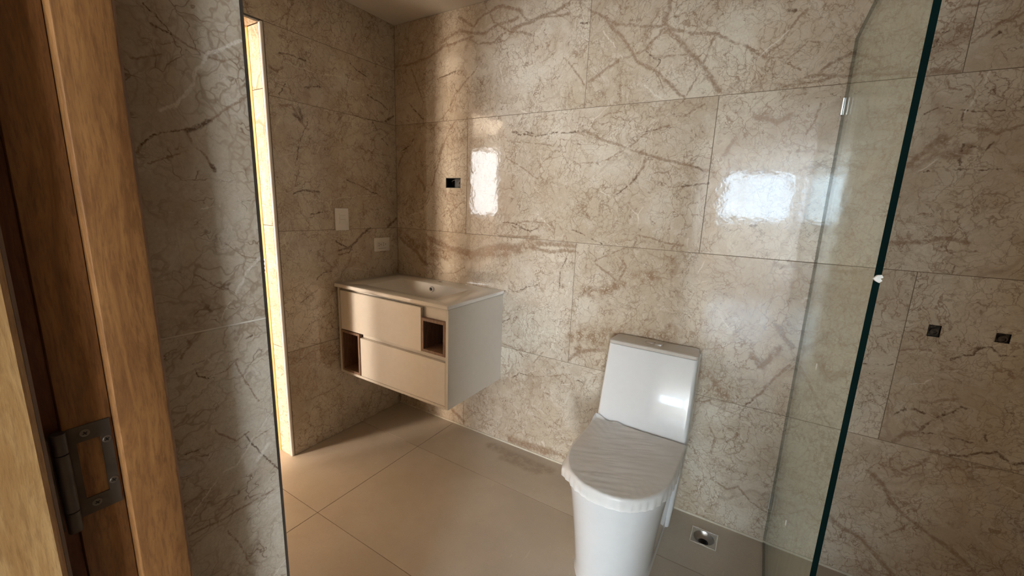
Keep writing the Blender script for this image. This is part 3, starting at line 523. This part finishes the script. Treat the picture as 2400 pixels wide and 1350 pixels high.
# ------------------------------------------------------------------ neighbouring rooms (they carry the daylight)
HR = 2.62
struct(mkbox('wall_side_room', -4.2, -4.1, -5.0, .14, 0, HR, M['room']))
struct(mkbox('wall_side_room', -4.2, LX, .04, .14, 0, HR, M['room']))
struct(slab('wall_side_room', 'y', -5.1, -5.0, -4.2, LX, 0, HR, M['room'], holes=[(-3.275, -2.475, 1.10, 2.40), (-2.35, -1.25, .05, 2.25)]))
struct(mkbox('wall_side_room', LX, -.0, -5.0, YO, 0, HR, M['room']))
struct(mkbox('floor', -4.2, LX, -5.0, .14, -.08, 0, M['hallfloor']))
struct(mkbox('ceiling', -4.2, LX, -5.1, .14, HR, HR + .1, M['room']))
struct(mkbox('wall_hall', .50, .62, -11.7, -4.2, 0, HR, M['hallbrown']))  # unseen wall moved inward to cut light reaching the shower side
struct(mkbox('wall_hall', .0, .62, -4.3, -4.2, 0, HR, M['hallbrown']))
struct(mkbox('wall_hall', .0, .06, -4.2, YO, 0, HR, M['hallbrown']))
struct(mkbox('wall_hall', 2.62, 2.74, -3.10, YO, 0, HR, M['hallbrown']))  # unseen wall added to keep slanting hall light off the entrance reveal
struct(slab('wall_hall', 'x', 5.20, 5.30, -11.7, YO, 0, HR, M['roomcool'], holes=[(-11.55, -8.35, .15, 2.55)]))  # side opening added for the hall lamp
struct(slab('wall_hall', 'y', -11.8, -11.7, -.0, 5.2, 0, HR, M['roomcool'], holes=[(.725, 2.475, 1.16, 2.48), (2.675, 3.725, 1.16, 2.48)]))
struct(mkbox('wall_hall', RX + .12, 5.2, YO, YO + .1, 0, HR, M['roomcool']))
struct(mkbox('floor', -.0, 5.2, -11.7, YO, -.08, 0, M['hallfloor']))
struct(mkbox('ceiling', LX, 5.2, -11.8, YO, HR, HR + .1, M['roomcool']))
struct(mkbox('wall_hall', -.0, 5.2, YO - .001, YO + .1, H + .1, HR, M['roomcool']))
def window(n, x0, x1, y, z0, z1, bars, label):
    t = thing('window_%d' % n, label, None, ((x0 + x1) / 2, y, z0), kind='structure')
    bm = bmesh.new(); f = .04
    for a in ((x0, x0 + f, z0, z1), (x1 - f, x1, z0, z1), (x0, x1, z0, z0 + f), (x0, x1, z1 - f, z1)): box(bm, a[0], a[1], y - .05, y, a[2], a[3])
    finish('window_frame', bm, M['pvc'], t)
    for bx in bars: mkbox('mullion', bx - .022, bx + .022, y - .045, y - .005, z0 + f, z1 - f, M['pvc'], t)
window(1, -3.275, -2.475, -5.0, 1.10, 2.40, (), 'tall window of the side room mirrored in the marble')
window(2, -2.35, -1.25, -5.0, .05, 2.25, (), 'glazed opening of the side room')
window(3, .725, 2.475, -11.7, 1.16, 2.48, (1.22,), 'wide hall window behind the photographer')
window(4, 2.675, 3.725, -11.7, 1.16, 2.48, (3.0,), 'second hall window behind the photographer')

# ------------------------------------------------------------------ entrance door: frame, hinge, leaf
d1 = thing('door_1', 'brown wooden entrance door and frame with steel hinge, nearest at the left', None, (1.42, -1.70, 0), kind='structure')
XR = 1.430      # rebate face
def prism(name, pts, z0, z1, mat, parent, bev=0):
    bm = bmesh.new()
    a = [bm.verts.new((x, y, z0)) for x, y in pts]; b = [bm.verts.new((x, y, z1)) for x, y in pts]
    bridge(bm, a, b); bm.faces.new(a); bm.faces.new(b)
    if bev: bmesh.ops.bevel(bm, geom=[e for e in bm.edges if abs(e.verts[0].co.z - e.verts[1].co.z) > .1], offset=bev, segments=2, profile=.5, affect='EDGES')
    return finish(name, bm, mat, parent, smooth=30)
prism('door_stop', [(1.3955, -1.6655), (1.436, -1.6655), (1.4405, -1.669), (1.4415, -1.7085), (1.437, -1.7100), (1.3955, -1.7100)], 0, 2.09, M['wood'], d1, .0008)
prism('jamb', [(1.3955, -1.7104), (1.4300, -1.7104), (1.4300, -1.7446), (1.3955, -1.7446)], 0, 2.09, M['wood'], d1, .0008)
prism('backing_strip', [(1.3955, -1.7450), (1.4235, -1.7450), (1.4235, -1.7640), (1.3955, -1.7640)], 0, 2.09, M['woodred'], d1)
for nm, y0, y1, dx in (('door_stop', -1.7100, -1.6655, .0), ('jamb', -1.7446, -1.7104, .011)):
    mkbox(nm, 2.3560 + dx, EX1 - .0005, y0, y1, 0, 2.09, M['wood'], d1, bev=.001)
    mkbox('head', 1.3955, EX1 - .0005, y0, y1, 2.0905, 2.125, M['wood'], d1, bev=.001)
# the open leaf, swung out beside the camera; its edge is chamfered
XL = 1.455
prism('leaf', [(1.418, -1.7605), (XL - .004, -1.7605), (XL, -1.7645), (XL, -2.665), (1.418, -2.665)], .008, 2.085, M['wooddoor'], d1)
prism('edge_lipping', [(1.4185, -1.7575), (XL - .0075, -1.7575), (XL - .004, -1.7603), (1.4185, -1.7603)], .008, 2.085, simple('lipping', (.20, .125, .09), .5, mott=.2), d1)
hin = mkbox('hinge', XR - .0005, XR + .0012, -1.7445, -1.7415, 1.025, 1.117, M['hinge'], d1)
def hinge_plate():
    slab('plate', 'x', XR - .001, XR + .0013, -1.7415, -1.7125, 1.0255, 1.1175, M['hinge'], hin, holes=[(-1.7370, -1.7205, 1.0425, 1.1015)])
    bm = bmesh.new()
    segs = [(1.0185, 1.0395), (1.0400, 1.0985), (1.0990, 1.1195)]
    for z0, z1 in segs:
        lathe(bm, (1.4375, -1.7485, z0), 'z', [(0, .0045), (.0004, .0052), (z1 - z0 - .0004, .0052), (z1 - z0, .0045)], 16)
    finish('knuckle', bm, M['hinge'], hin, smooth=40)
    mkbox('plate', 1.4240, 1.4420, -1.7574, -1.7556, 1.0255, 1.1175, M['hinge'], hin)
    for y, z in ((-1.7305, 1.1095), (-1.7165, 1.0965), (-1.7165, 1.0515), (-1.7305, 1.0350)):
        bm = bmesh.new()
        lathe(bm, (XR + .0012, y, z), 'x', [(0, .0036), (.0004, .0036), (.0005, .0030), (.0009, .0026)], 20)
        finish('screw', bm, M['screw'], hin, smooth=40)
        bm = bmesh.new(); a = .5
        for k in (0, 1):
            d = Vector((0, math.cos(a + k * PI / 2), math.sin(a + k * PI / 2))); e = Vector((0, -d.z, d.y))
            c = Vector((XR + .00212, y, z))
            q = [bm.verts.new(c + sx * d * .0019 + sy * e * .0005 + Vector((dx, 0, 0))) for dx in (0, .00012) for sx, sy in ((-1, -1), (1, -1), (1, 1), (-1, 1))]
            bm.faces.new(q[:4]); bm.faces.new(q[4:]); bridge(bm, q[:4], q[4:])
        finish('cross_slot', bm, M['black'], hin)
hinge_plate()

# left doorway: frame, strike plate, leaf folded back in the side room
d2 = thing('door_2', 'golden wooden door frame lit beyond the marble reveal of the left doorway', None, (-.115, -.76, 0), kind='structure')
mkbox('jamb', LX + .001, -.0985, DY1 - .0105, DY1 - .0005, 0, DZ - .0115, M['woodgold'], d2, bev=.001)
mkbox('jamb', LX + .001, -.0985, DY0 + .0005, DY0 + .0105, 0, DZ - .0115, M['woodgold'], d2, bev=.001)
mkbox('head', LX + .001, -.0985, DY0 + .0005, DY1 - .0005, DZ - .0110, DZ - .0005, M['woodgold'], d2, bev=.001)
sp = mkbox('strike_plate', -.124, -.106, DY1 - .0122, DY1 - .0107, .965, 1.035, M['chrome'], d2, bev=.0004)
for z in (.978, 1.0, 1.022): mkbox('slot', -.119, -.111, DY1 - .0128, DY1 - .0123, z - .005, z + .005, M['black'], sp)
ang = math.radians(25)
bm = bmesh.new(); box(bm, -.0175, .0175, -.70, 0, .008, 2.02, .001)
bmesh.ops.rotate(bm, verts=bm.verts, cent=(0, 0, 0), matrix=Matrix.Rotation(-ang, 3, 'Z'))
bmesh.ops.translate(bm, verts=bm.verts, vec=(LX - .03, DY0 + .0, 0))
finish('leaf', bm, M['woodgold'], d2)

# ------------------------------------------------------------------ wall fittings
t = thing('light_switch', 'white wall plate with three stacked rocker switches on the left wall', 'light switch', (0.0, -.3975, 1.1695))
mkbox('plate', .0, .008, -.4388, -.3565, 1.1695, 1.2865, M['plastic'], t, bev=.002, seg=2, smooth=40)
for k in range(3):
    z = 1.2060 + k * .0225
    bm = bmesh.new(); box(bm, .0081, .0108, -.4165, -.3790, z, z + .0205, .0008)
    for v in bm.verts:
        if v.co.x > .010: v.co.x += (z + .0205 - v.co.z) * .12
    finish('rocker', bm, M['plastic'], t)
t = thing('wall_outlet', 'white twin power outlet on the left wall just above the basin', 'outlet', (0.0, -.1295, 1.037))
mkbox('plate', .0, .007, -.188, -.0715, 1.037, 1.1172, M['plastic'], t, bev=.002, seg=2, smooth=40)
for yc in (-.1475, -.1120):
    s = mkbox('socket', .0071, .0090, yc - .0155, yc + .0155, 1.064, 1.094, M['plastic'], t, bev=.002)
    mkbox('slot', .0088, .0093, yc - .0085, yc - .0062, 1.081, 1.088, M['socket'], s)
    mkbox('slot', .0088, .0093, yc - .0085, yc - .0062, 1.069, 1.076, M['socket'], s)
    bm = bmesh.new(); lathe(bm, (.0088, yc + .0065, 1.0785), 'x', [(0, .0026), (.0005, .0026)], 10); finish('slot', bm, M['socket'], s)
mkbox('seam', .0069, .0073, -.158, -.100, 1.0535, 1.0550, M['socket'], t)

t = thing('junction_box', 'open black electrical box sunk in the rear wall, without its cover', 'electrical box', (.4425, 0, 1.4185))
x0, x1, z0, z1 = .3905, .4945, 1.419, 1.4725
bm = bmesh.new()
for a in ((x0, x0 + .002, .004, .05, z0, z1), (x1 - .002, x1, .004, .05, z0, z1), (x0, x1, .004, .05, z0, z0 + .002), (x0, x1, .004, .05, z1 - .002, z1), (x0, x1, .05, .052, z0, z1)): box(bm, *a)
finish('case', bm, M['black'], t)
bm = bmesh.new(); tube(bm, [(.472, .045, 1.428), (.470, .020, 1.445), (.474, .014, 1.458), (.484, .016, 1.462), (.489, .03, 1.450)], .0018); tube(bm, [(.405, .045, 1.435), (.415, .022, 1.455), (.435, .018, 1.462), (.455, .03, 1.460)], .0016)
finish('wire', bm, simple('grey_wire', (.10, .10, .10), .4), t, smooth=60)
bm = bmesh.new(); box(bm, .462, .488, .022, .045, 1.426, 1.464, .001); finish('module', bm, M['black'], t)

for k, (x0, x1, z0, z1, lab) in enumerate(((2.4515, 2.4825, .967, 1.006, 'rough square pipe cut-out in the shower wall, the one nearer the glass'), (2.604, 2.636, .978, 1.008, 'rough square pipe cut-out in the shower wall, farther right of the two'))):
    t = thing('pipe_cutout', lab, 'wall opening', ((x0 + x1) / 2, 0, z0), 'pipe cut-outs in the shower wall')
    bm = bmesh.new(); e = .0006
    n = 6
    g2 = [[bm.verts.new((x0 + e + (x1 - x0 - 2*e) * i / n, .016 + random.uniform(-.004, .006), z0 + e + (z1 - z0 - 2*e) * j / n)) for j in range(n + 1)] for i in range(n + 1)]
    for i in range(n):
        for j in range(n): bm.faces.new([g2[i][j], g2[i+1][j], g2[i+1][j+1], g2[i][j+1]])
    finish('mortar', bm, M['concrete'], t)
    bm = bmesh.new(); cx, cz = (x0 + x1) / 2 + .002, (z0 + z1) / 2 - .004
    lathe(bm, (cx, .004, cz), 'y', [(0, .0075), (0, .0105), (.014, .0105)], 16, cap0=False)
    lathe(bm, (cx, .012, cz), 'y', [(0, .0074), (.002, .0074)], 16)
    finish('pipe_end', bm, M['concrete'], t, smooth=40)

# ------------------------------------------------------------------ floor drain
t = thing('floor_drain', 'square steel floor drain with open round bowl beside the toilet', 'drain', (1.908, -.118, 0))
cx, cy = 1.908, -.118
bm = bmesh.new()
outer = [(DR[0] + .0005, DR[2] + .0005), (DR[1] - .0005, DR[2] + .0005), (DR[1] - .0005, DR[3] - .0005), (DR[0] + .0005, DR[3] - .0005)]
nn = 40
circ = [(cx + .041 * math.cos(2*PI*i/nn), cy + .041 * math.sin(2*PI*i/nn)) for i in range(nn)]
zt = .0008
loops = [[Vector((x, y, zt)) for x, y in outer], [Vector((x, y, zt)) for x, y in circ]]
vs = [bm.verts.new(v) for l in loops for v in l]
for tri in tessellate_polygon(loops): bm.faces.new([vs[i] for i in tri])
vo = vs[:4]; vb = [bm.verts.new((v.co.x, v.co.y, -.012)) for v in vo]; bridge(bm, vo, vb)
finish('frame_plate', bm, M['steel'], t)
bm = bmesh.new()
for a in ((DR[0] + .0004, DR[0] + .004, DR[2] + .0004, DR[3] - .0004), (DR[1] - .004, DR[1] - .0004, DR[2] + .0004, DR[3] - .0004), (DR[0] + .004, DR[1] - .004, DR[2] + .0004, DR[2] + .004), (DR[0] + .004, DR[1] - .004, DR[3] - .004, DR[3] - .0004)): box(bm, *a, zt + .0001, zt + .0022, .0004)
finish('rim', bm, M['chrome'], t)
bm = bmesh.new()
lathe(bm, (cx, cy, 0), 'z', [(.0009, .0425), (.0022, .0415), (.0022, .0395), (-.006, .037), (-.016, .026), (-.019, .0195), (-.045, .0190)], 40, cap0=False, cap1=False)
finish('bowl', bm, M['steel'], t, smooth=50)
bm = bmesh.new(); lathe(bm, (cx, cy, -.046), 'z', [(0, .0189), (.001, .0189)], 24); finish('pipe_hole', bm, M['black'], t)

# ------------------------------------------------------------------ vanity
van = thing('vanity_cabinet', 'cream wall-hung vanity cabinet with two drawers and two walnut niches', 'cabinet', (.405, -.23, .379))
X0, X1, YF, YB, Z0, Z1 = .014, .797, -.4516, -.001, .379, .8655
bm = bmesh.new()
box(bm, X0, X0 + .016, YF, YB, Z0, Z1, .0006); box(bm, X1 - .016, X1, YF, YB, Z0, Z1, .0006)
box(bm, X0 + .0162, X1 - .0162, YF, YB, Z0, Z0 + .014, .0006)
box(bm, X0 + .0162, X1 - .0162, YB - .016, YB, Z0 + .0142, Z1)
finish('carcass', bm, M['lacquer_edge'], van)
def drawer(x0, x1, z0, z1, lab):
    d = mkbox('drawer', x0, x1, YF + .0005, YF + .0185, z0, z1, M['lacquer'], van, bev=.0008, seg=1)
    bm = bmesh.new()
    box(bm, x0 + .02, x1 - .02, YF + .0187, YF + .020, z0 + .01, z1 - .03)
    box(bm, x0 + .02, x0 + .034, YF + .0202, YB - .04, z0 + .01, z1 - .09); box(bm, x1 - .034, x1 - .02, YF + .0202, YB - .04, z0 + .01, z1 - .09)
    box(bm, x0 + .0342, x1 - .0342, YF + .0202, YB - .04, z0 + .01, z0 + .018)
    finish('drawer_box', bm, M['lacquer_edge'], d)
    d['label'] = lab
drawer(.0335, .6285, .6345, .8515, 'upper drawer front')
drawer(.1870, .7795, .3945, .6100, 'lower drawer front')
YR = YF + .0190
mkbox('rail', .0305, .7805, YR, YR + .014, .853, Z1, M['lacquer'], van)
mkbox('filler_panel', .640, .7805, YR, YR + .014, .8045, .8525, M['lacquer'], van)
mkbox('filler_panel', .6290, .6395, YR, YR + .014, .8045, .8525, M['lacquer'], van)
mkbox('rail', .1900, .7805, YR, YR + .014, .6105, .6340, M['lacquer'], van)
def niche(x0, x1, z0, z1, lab):
    bm = bmesh.new(); th = .0135; dp = .26; yf = YF - .0005
    box(bm, x0, x0 + th, yf, yf + dp, z0, z1, .0006); box(bm, x1 - th, x1, yf, yf + dp, z0, z1, .0006)
    box(bm, x0 + th + .0001, x1 - th - .0001, yf, yf + dp, z0, z0 + th, .0006); box(bm, x0 + th + .0001, x1 - th - .0001, yf, yf + dp, z1 - th, z1, .0006)
    box(bm, x0 + th + .0001, x1 - th - .0001, yf + dp - .012, yf + dp, z0 + th + .0001, z1 - th - .0001)
    finish('niche', bm, M['walnut'], van)['label'] = lab
niche(.6315, .7795, .6385, .8040, 'upper right walnut-lined open niche')
niche(.0310, .1810, .3935, .6300, 'lower left walnut-lined open niche')

# washbasin top
wbn = thing('washbasin', 'cream ceramic washbasin top with rectangular bowl on the vanity', 'washbasin', (.405, -.23, .868))
BX0, BX1, BY0, BY1, BZ0, BZ1 = .002, .8055, -.4655, -.002, .8685, .8880
def rrect(x0, x1, y0, y1, rd, n=6):
    pts = []
    for cx_, cy_, a0 in ((x1 - rd, y1 - rd, 0), (x0 + rd, y1 - rd, 90), (x0 + rd, y0 + rd, 180), (x1 - rd, y0 + rd, 270)):
        for k in range(n + 1):
            a = math.radians(a0 + 90 * k / n); pts.append((cx_ + rd * math.cos(a), cy_ + rd * math.sin(a)))
    return pts
bm = bmesh.new()
hole = rrect(.160, .660, -.388, -.118, .018)
fh = [(.400 + .0175 * math.cos(2*PI*i/24), -.0445 + .0175 * math.sin(2*PI*i/24)) for i in range(24)]
out = rrect(BX0 + .004, BX1 - .004, BY0 + .004, BY1 - .004, .006, 4)
loops = [[Vector((x, y, BZ1)) for x, y in l] for l in (out, hole, fh)]
vs = [bm.verts.new(v) for l in loops for v in l]
for tri in tessellate_polygon(loops): bm.faces.new([vs[i] for i in tri])
o_ = vs[:len(out)]; h_ = vs[len(out):len(out) + len(hole)]; f_ = vs[len(out) + len(hole):]
prev = o_
for rr_, zz in ((.0016, BZ1 - .0012), (0, BZ1 - .004), (0, BZ0 + .003), (.003, BZ0)):
    cur = [bm.verts.new((x, y, zz)) for x, y in rrect(BX0 + rr_, BX1 - rr_, BY0 + rr_, BY1 - rr_, .006, 4)]
    bridge(bm, prev, cur); prev = cur
cur = [bm.verts.new((x, y, BZ0)) for x, y in rrect(BX0 + .03, BX1 - .03, BY0 + .03, BY1 - .03, .006, 4)]
bridge(bm, prev, cur)
prev = h_
for l, r2, f2, b2, zz, rd in ((.002, .002, .002, .002, -.0015, .018), (.006, .004, .004, .004, -.007, .020), (.07, .012, .03, .010, -.040, .03), (.13, .022, .06, .018, -.075, .04), (.16, .045, .085, .040, -.098, .04), (.19, .09, .11, .075, -.106, .03)):
    cur = [bm.verts.new((x, y, BZ1 + zz)) for x, y in rrect(.160 + l, .660 - r2, -.388 + f2, -.118 - b2, rd)]
    bridge(bm, prev, cur); prev = cur
bm.faces.new(prev)
cur = [bm.verts.new((v.co.x, v.co.y, BZ1 - .03)) for v in f_]; bridge(bm, f_, cur)
finish('ceramic_top', bm, M['basin'], wbn, smooth=35)
bm = bmesh.new(); lathe(bm, (.400, -.0445, BZ1 - .009), 'z', [(0, .0174), (.001, .0174)], 24); finish('tap_hole', bm, M['socket'], wbn)
bm = bmesh.new(); yo_ = -.1305; zo = .858
lathe(bm, (.400, yo_, zo), 'y', [(.006, .0165), (-.002, .0165), (-.0045, .0150), (-.0045, .0108), (.0000, .0092), (.004, .008)], 28, cap0=False, cap1=False)
finish('overflow_ring', bm, M['satin'], wbn, smooth=50)
bm = bmesh.new(); lathe(bm, (.400, yo_, zo), 'y', [(.001, .0084), (.003, .0084)], 20); finish('overflow_hole', bm, M['black'], wbn)
bm = bmesh.new(); lathe(bm, (.445, -.262, .7825), 'z', [(-.0003, .022), (.0015, .022), (.0022, .018), (.0008, .012)], 24); finish('waste', bm, M['chrome'], wbn, smooth=50)

# ------------------------------------------------------------------ toilet
TC = 1.62
toi = thing('toilet', 'white one-piece skirted toilet with flat tank against the marble wall', 'toilet', (TC, -.35, 0))
def dshape(hw, yb, yf, rad_f, n=18, pinch=0):
    """D outline: straight back at yb, straight sides, rounded front reaching yf"""
    ye = yf + rad_f
    pts = [(hw, yb)] + [(hw, yb + (ye - yb) * k / 5) for k in range(1, 5)]
    for k in range(n + 1):
        a = PI * k / n
        c, s = math.cos(a), math.sin(a)
        pts.append((hw * math.copysign(abs(c) ** .86, c), ye - rad_f * (s ** .92)))
    pts += [(-hw, yb + (ye - yb) * k / 5) for k in range(4, 0, -1)] + [(-hw, yb)]
    for fx in (.5, 0, -.5): pts.append((-hw * fx, yb))
    return [(TC + x, y) for x, y in pts]
bm = bmesh.new(); prev = None
for z, hw, yb, yf, rf in ((.0, .138, -.070, -.622, .20), (.012, .136, -.070, -.620, .20), (.06, .138, -.070, -.624, .20), (.16, .146, -.070, -.634, .20), (.27, .158, -.070, -.646, .205), (.35, .169, -.070, -.655, .205), (.395, .177, -.070, -.666, .21), (.412, .178, -.070, -.668, .21), (.418, .174, -.070, -.664, .207)):
    cur = [bm.verts.new((x, y, z)) for x, y in dshape(hw, yb, yf, rf)]
    if prev: bridge(bm, prev, cur)
    else: bm.faces.new(cur)
    prev = cur
bm.faces.new(prev)
# tank and rear fin, leaning front
prev = None
for z, hw, yf in ((.0, .150, -.145), (.10, .158, -.148), (.25, .168, -.155), (.40, .178, -.185), (.43, .182, -.212), (.45, .183, -.216), (.60, .1825, -.172), (.758, .1805, -.127), (.761, .1795, -.125)):
    yb = -.012; rd = .014; dx = (.45 - z) * .012 if z > .45 else 0
    pts = rrect(TC - hw + dx, TC + hw + dx, yf, yb, rd, 4)
    cur = [bm.verts.new((x, y, z)) for x, y in pts]
    if prev: bridge(bm, prev, cur)
    else: bm.faces.new(cur)
    prev = cur
bm.faces.new(prev)
finish('body', bm, M['ceramic'], toi, smooth=42)
bm = bmesh.new(); prev = None
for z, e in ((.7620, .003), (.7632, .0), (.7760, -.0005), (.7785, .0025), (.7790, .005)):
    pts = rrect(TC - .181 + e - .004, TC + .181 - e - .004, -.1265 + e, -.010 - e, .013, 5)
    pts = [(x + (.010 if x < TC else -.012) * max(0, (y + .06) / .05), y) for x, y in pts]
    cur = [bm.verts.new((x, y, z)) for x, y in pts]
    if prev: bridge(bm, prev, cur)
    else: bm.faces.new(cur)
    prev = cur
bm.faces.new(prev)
finish('tank_lid', bm, M['lidshaded'], toi, smooth=40)
bm = bmesh.new(); prev = None
for z, e in ((.7792, .0), (.7808, .0), (.7812, .001), (.7812, .003), (.7800, .0035)):
    cur = [bm.verts.new((x, y, z)) for x, y in rrect(TC - .044 + e, TC + .036 - e, -.0815 + e, -.0545 - e, .0135 - e, 6)]
    if prev: bridge(bm, prev, cur)
    else: bm.faces.new(cur)
    prev = cur
bm.faces.new(prev)
bt = finish('flush_button', bm, M['chrome'], toi, smooth=40)
for xa, xb in ((TC - .0400, TC - .0055), (TC - .0025, TC + .0320)):
    bm = bmesh.new(); pr = rrect(xa, xb, -.0778, -.0582, .0095, 5)
    a = [bm.verts.new((x, y, .7801)) for x, y in pr]; b = [bm.verts.new((x, y, .7822)) for x, y in pr]
    bridge(bm, a, b); bm.faces.new(a); bm.faces.new(b)
    finish('push_pad', bm, M['steel'], bt, smooth=40)
# seat ring + lid
for nm, z0, z1, e in (('seat', .4185, .4310, .004), ('seat_lid', .4320, .4480, .0)):
    bm = bmesh.new(); prev = None
    for z, q in ((z0, .002), (z0 + .0015, 0), (z1 - .004, 0), (z1 - .001, .002), (z1, .006)):
        pts = dshape(.1795 - e - q, -.232 - q, -.675 + e + q, .225 - e - q)
        cur = [bm.verts.new((x, y, z)) for x, y in pts]
        if prev: bridge(bm, prev, cur)
        else: bm.faces.new(cur)
        prev = cur
    bm.faces.new(prev)
    finish(nm, bm, M['ceramic'], toi, smooth=40)
for s in (-1, 1):
    bm = bmesh.new(); lathe(bm, (TC + s * .07 - .018, -.2245, .436), 'x', [(0, .006), (.036, .006)], 12)
    finish('lid_hinge', bm, M['pvc'], toi, smooth=40)

# crumpled protective film over the lid
from mathutils import noise as mn
def film():
    bm = bmesh.new(); rings = []
    NP = None
    def outline(s, grow):
        hw = (.1835 + grow); base = []
        yb, yf, rf = -.228 + grow * .6, -.680 - grow, .23 + grow
        ye = yf + rf
        n1, n2, n3 = 22, 70, 30
        pts = [(hw, yb + (ye - yb) * k / n1) for k in range(n1)]
        pts += [(hw * math.copysign(abs(math.cos(a)) ** .86, math.cos(a)), ye - rf * math.sin(a) ** .92) for a in (PI * k / n2 for k in range(n2 + 1))]
        pts += [(-hw, ye + (yb - ye) * k / n1) for k in range(1, n1 + 1)]
        pts += [(-hw + 2 * hw * k / n3, yb) for k in range(1, n3)]
        cy_ = -.45
        return [(TC + x * s, cy_ + (y - cy_) * s) for x, y in pts]
    lv = [(k / 56, 0) for k in range(56)]
    def topz(x, y):
        u = (x - TC) * .8 + (y + .45) * .55; v = (y + .45) * .9 - (x - TC) * .4
        wv = mn.noise(Vector((u * 9, v * 60, 1.3))) * .0026 * min(1, .3 + 1.5 * abs(mn.noise(Vector((u * 5, v * 5, 8))))) + mn.noise(Vector((u * 22, v * 140, 5))) * .0009
        rr = math.hypot(x - TC, y + .45) / .2; an = math.atan2(y + .45, x - TC)
        rad = math.sin(an * 46 + 3 * mn.noise(Vector((an * 3, rr, 0)))) * .0022 * max(0, rr - .6) * (.5 + .5 * mn.noise(Vector((an * 2, 1, 4))))
        return .4525 + wv + rad + .0018 * (1 - min(1, rr))
    for s, _ in lv[1:]:
        rings.append([bm.verts.new((x, y, topz(x, y))) for x, y in outline(s, 0)])
    c = bm.verts.new((TC, -.45, topz(TC, -.45)))
    n = len(rings[0])
    for i in range(n): bm.faces.new([c, rings[0][i], rings[0][(i+1) % n]])
    for a, b in zip(rings, rings[1:]): bridge(bm, a, b)
    prev = rings[-1]
    base = outline(1, .002)
    for dz, grow in ((-.0015, .002), (-.006, .0035), (-.013, .0045), (-.022, .0050), (-.031, .0045), (-.038, .0035), (-.041, .0040)):
        ol = outline(1, grow)
        cur = []
        for i, (x, y) in enumerate(ol):
            t_ = i / n * 2 * PI
            pl = .0024 * math.sin(i * 1.9 + 4 * mn.noise(Vector((math.cos(t_) * 3, math.sin(t_) * 3, 0)))) * min(1, -dz / .02) + .002 * mn.noise(Vector((x * 25, y * 25, dz * 40)))
            d = Vector((x - TC, y + .45)).normalized()
            back = y > -.24
            hang = dz * (.35 if back else 1.0) + .004 * mn.noise(Vector((math.cos(t_) * 5, math.sin(t_) * 5, 3))) * min(1, -dz / .02)
            # gathered flare on the left and a peak at the back left corner
            fl_ = math.exp(-((x - (TC - .16)) ** 2 + (y + .60) ** 2) / .0012) * .016 * min(1, -dz / .012)
            pk = math.exp(-((x - (TC - .18)) ** 2 + (y + .235) ** 2) / .0010) * .020
            pk2 = math.exp(-((x - (TC - .09)) ** 2 + (y + .235) ** 2) / .0005) * .010
            cur.append(bm.verts.new((x + d.x * (pl + fl_), y + d.y * (pl + fl_) + (pk + pk2) * .3, .4505 + hang + pk + pk2)))
        bridge(bm, prev, cur); prev = cur
    o = finish('protective_film', bm, M['film'], None, smooth=70)
    tag(o, 'crumpled translucent plastic film stretched over the closed toilet lid', 'plastic cover')
film()

# ------------------------------------------------------------------ shower glass
XG, TG = 2.119, .0095
scr = thing('shower_screen', 'fixed green-tinted glass shower panel with dark polished edge', 'glass panel', (XG + TG / 2, -.465, 0))
bm = bmesh.new()
box(bm, XG, XG + TG, -.930, -.0006, .004, 1.9100)
for f in bm.faces: f.material_index = 0 if abs(f.normal.x) > .5 or abs(sum((v.co.x for v in f.verts)) / 4 - (XG + TG / 2)) > .004 else 1
finish('glass_pane', bm, [M['glass'], M['glassedge']], scr)
for zc, hh in ((1.700, .027), (.198, .031)):
    bm = bmesh.new()
    box(bm, XG - .0045, XG - .0003, -.016, -.0003, zc - hh, zc + hh, .0006); box(bm, XG + TG + .0003, XG + TG + .0045, -.016, -.0003, zc - hh, zc + hh, .0006)
    finish('wall_clip', bm, M['satin'], scr)
mkbox('seal', XG + .001, XG + TG - .001, -.9295, -.0006, .0004, .0036, M['caulk'], scr)
def scrap(name, y, z, sy, sz, x, lab, cat='plastic scrap', grp=None):
    bm = bmesh.new()
    pts = [(0, -1), (.5, -.6), (.7, .1), (.35, .9), (-.2, 1), (-.6, .3), (-.45, -.5)]
    a = [bm.verts.new((x, y + sy * p * .5, z + sz * q * .5)) for p, q in pts]; b = [bm.verts.new((x - .0012 - .0008 * (k % 2), y + sy * p * .42, z + sz * q * .42)) for k, (p, q) in enumerate(pts)]
    bridge(bm, a, b); bm.faces.new(a); bm.faces.new(b)
    tag(finish(name, bm, M['scrap']), lab, cat, grp)
scrap('tape_scrap', -.518, .947, .006, .020, XG - .0002, 'tiny pale tape scrap on the glass panel, upper one', 'tape scrap', 'tape scraps on the glass')
scrap('tape_scrap', -.518, .468, .005, .020, XG - .0002, 'tiny pale tape scrap low on the glass panel', 'tape scrap', 'tape scraps on the glass')
bm = bmesh.new()
pts = [(XG - .0018, 1.2395), (XG + .003, 1.2455), (XG + .0085, 1.2465), (XG + .0105, 1.2425), (XG + .0075, 1.2405), (XG + .0100, 1.2370), (XG + .0070, 1.2330), (XG + .0020, 1.2355)]
a = [bm.verts.new((x, -.9306, z)) for x, z in pts]; b = [bm.verts.new((x + .001, -.9335 - .001 * (i % 2), z)) for i, (x, z) in enumerate(pts)]
bridge(bm, a, b); bm.faces.new(a); bm.faces.new(b)
tag(finish('foam_scrap', bm, M['scrap']), 'small torn white foam scrap stuck on the dark glass edge', 'foam scrap')
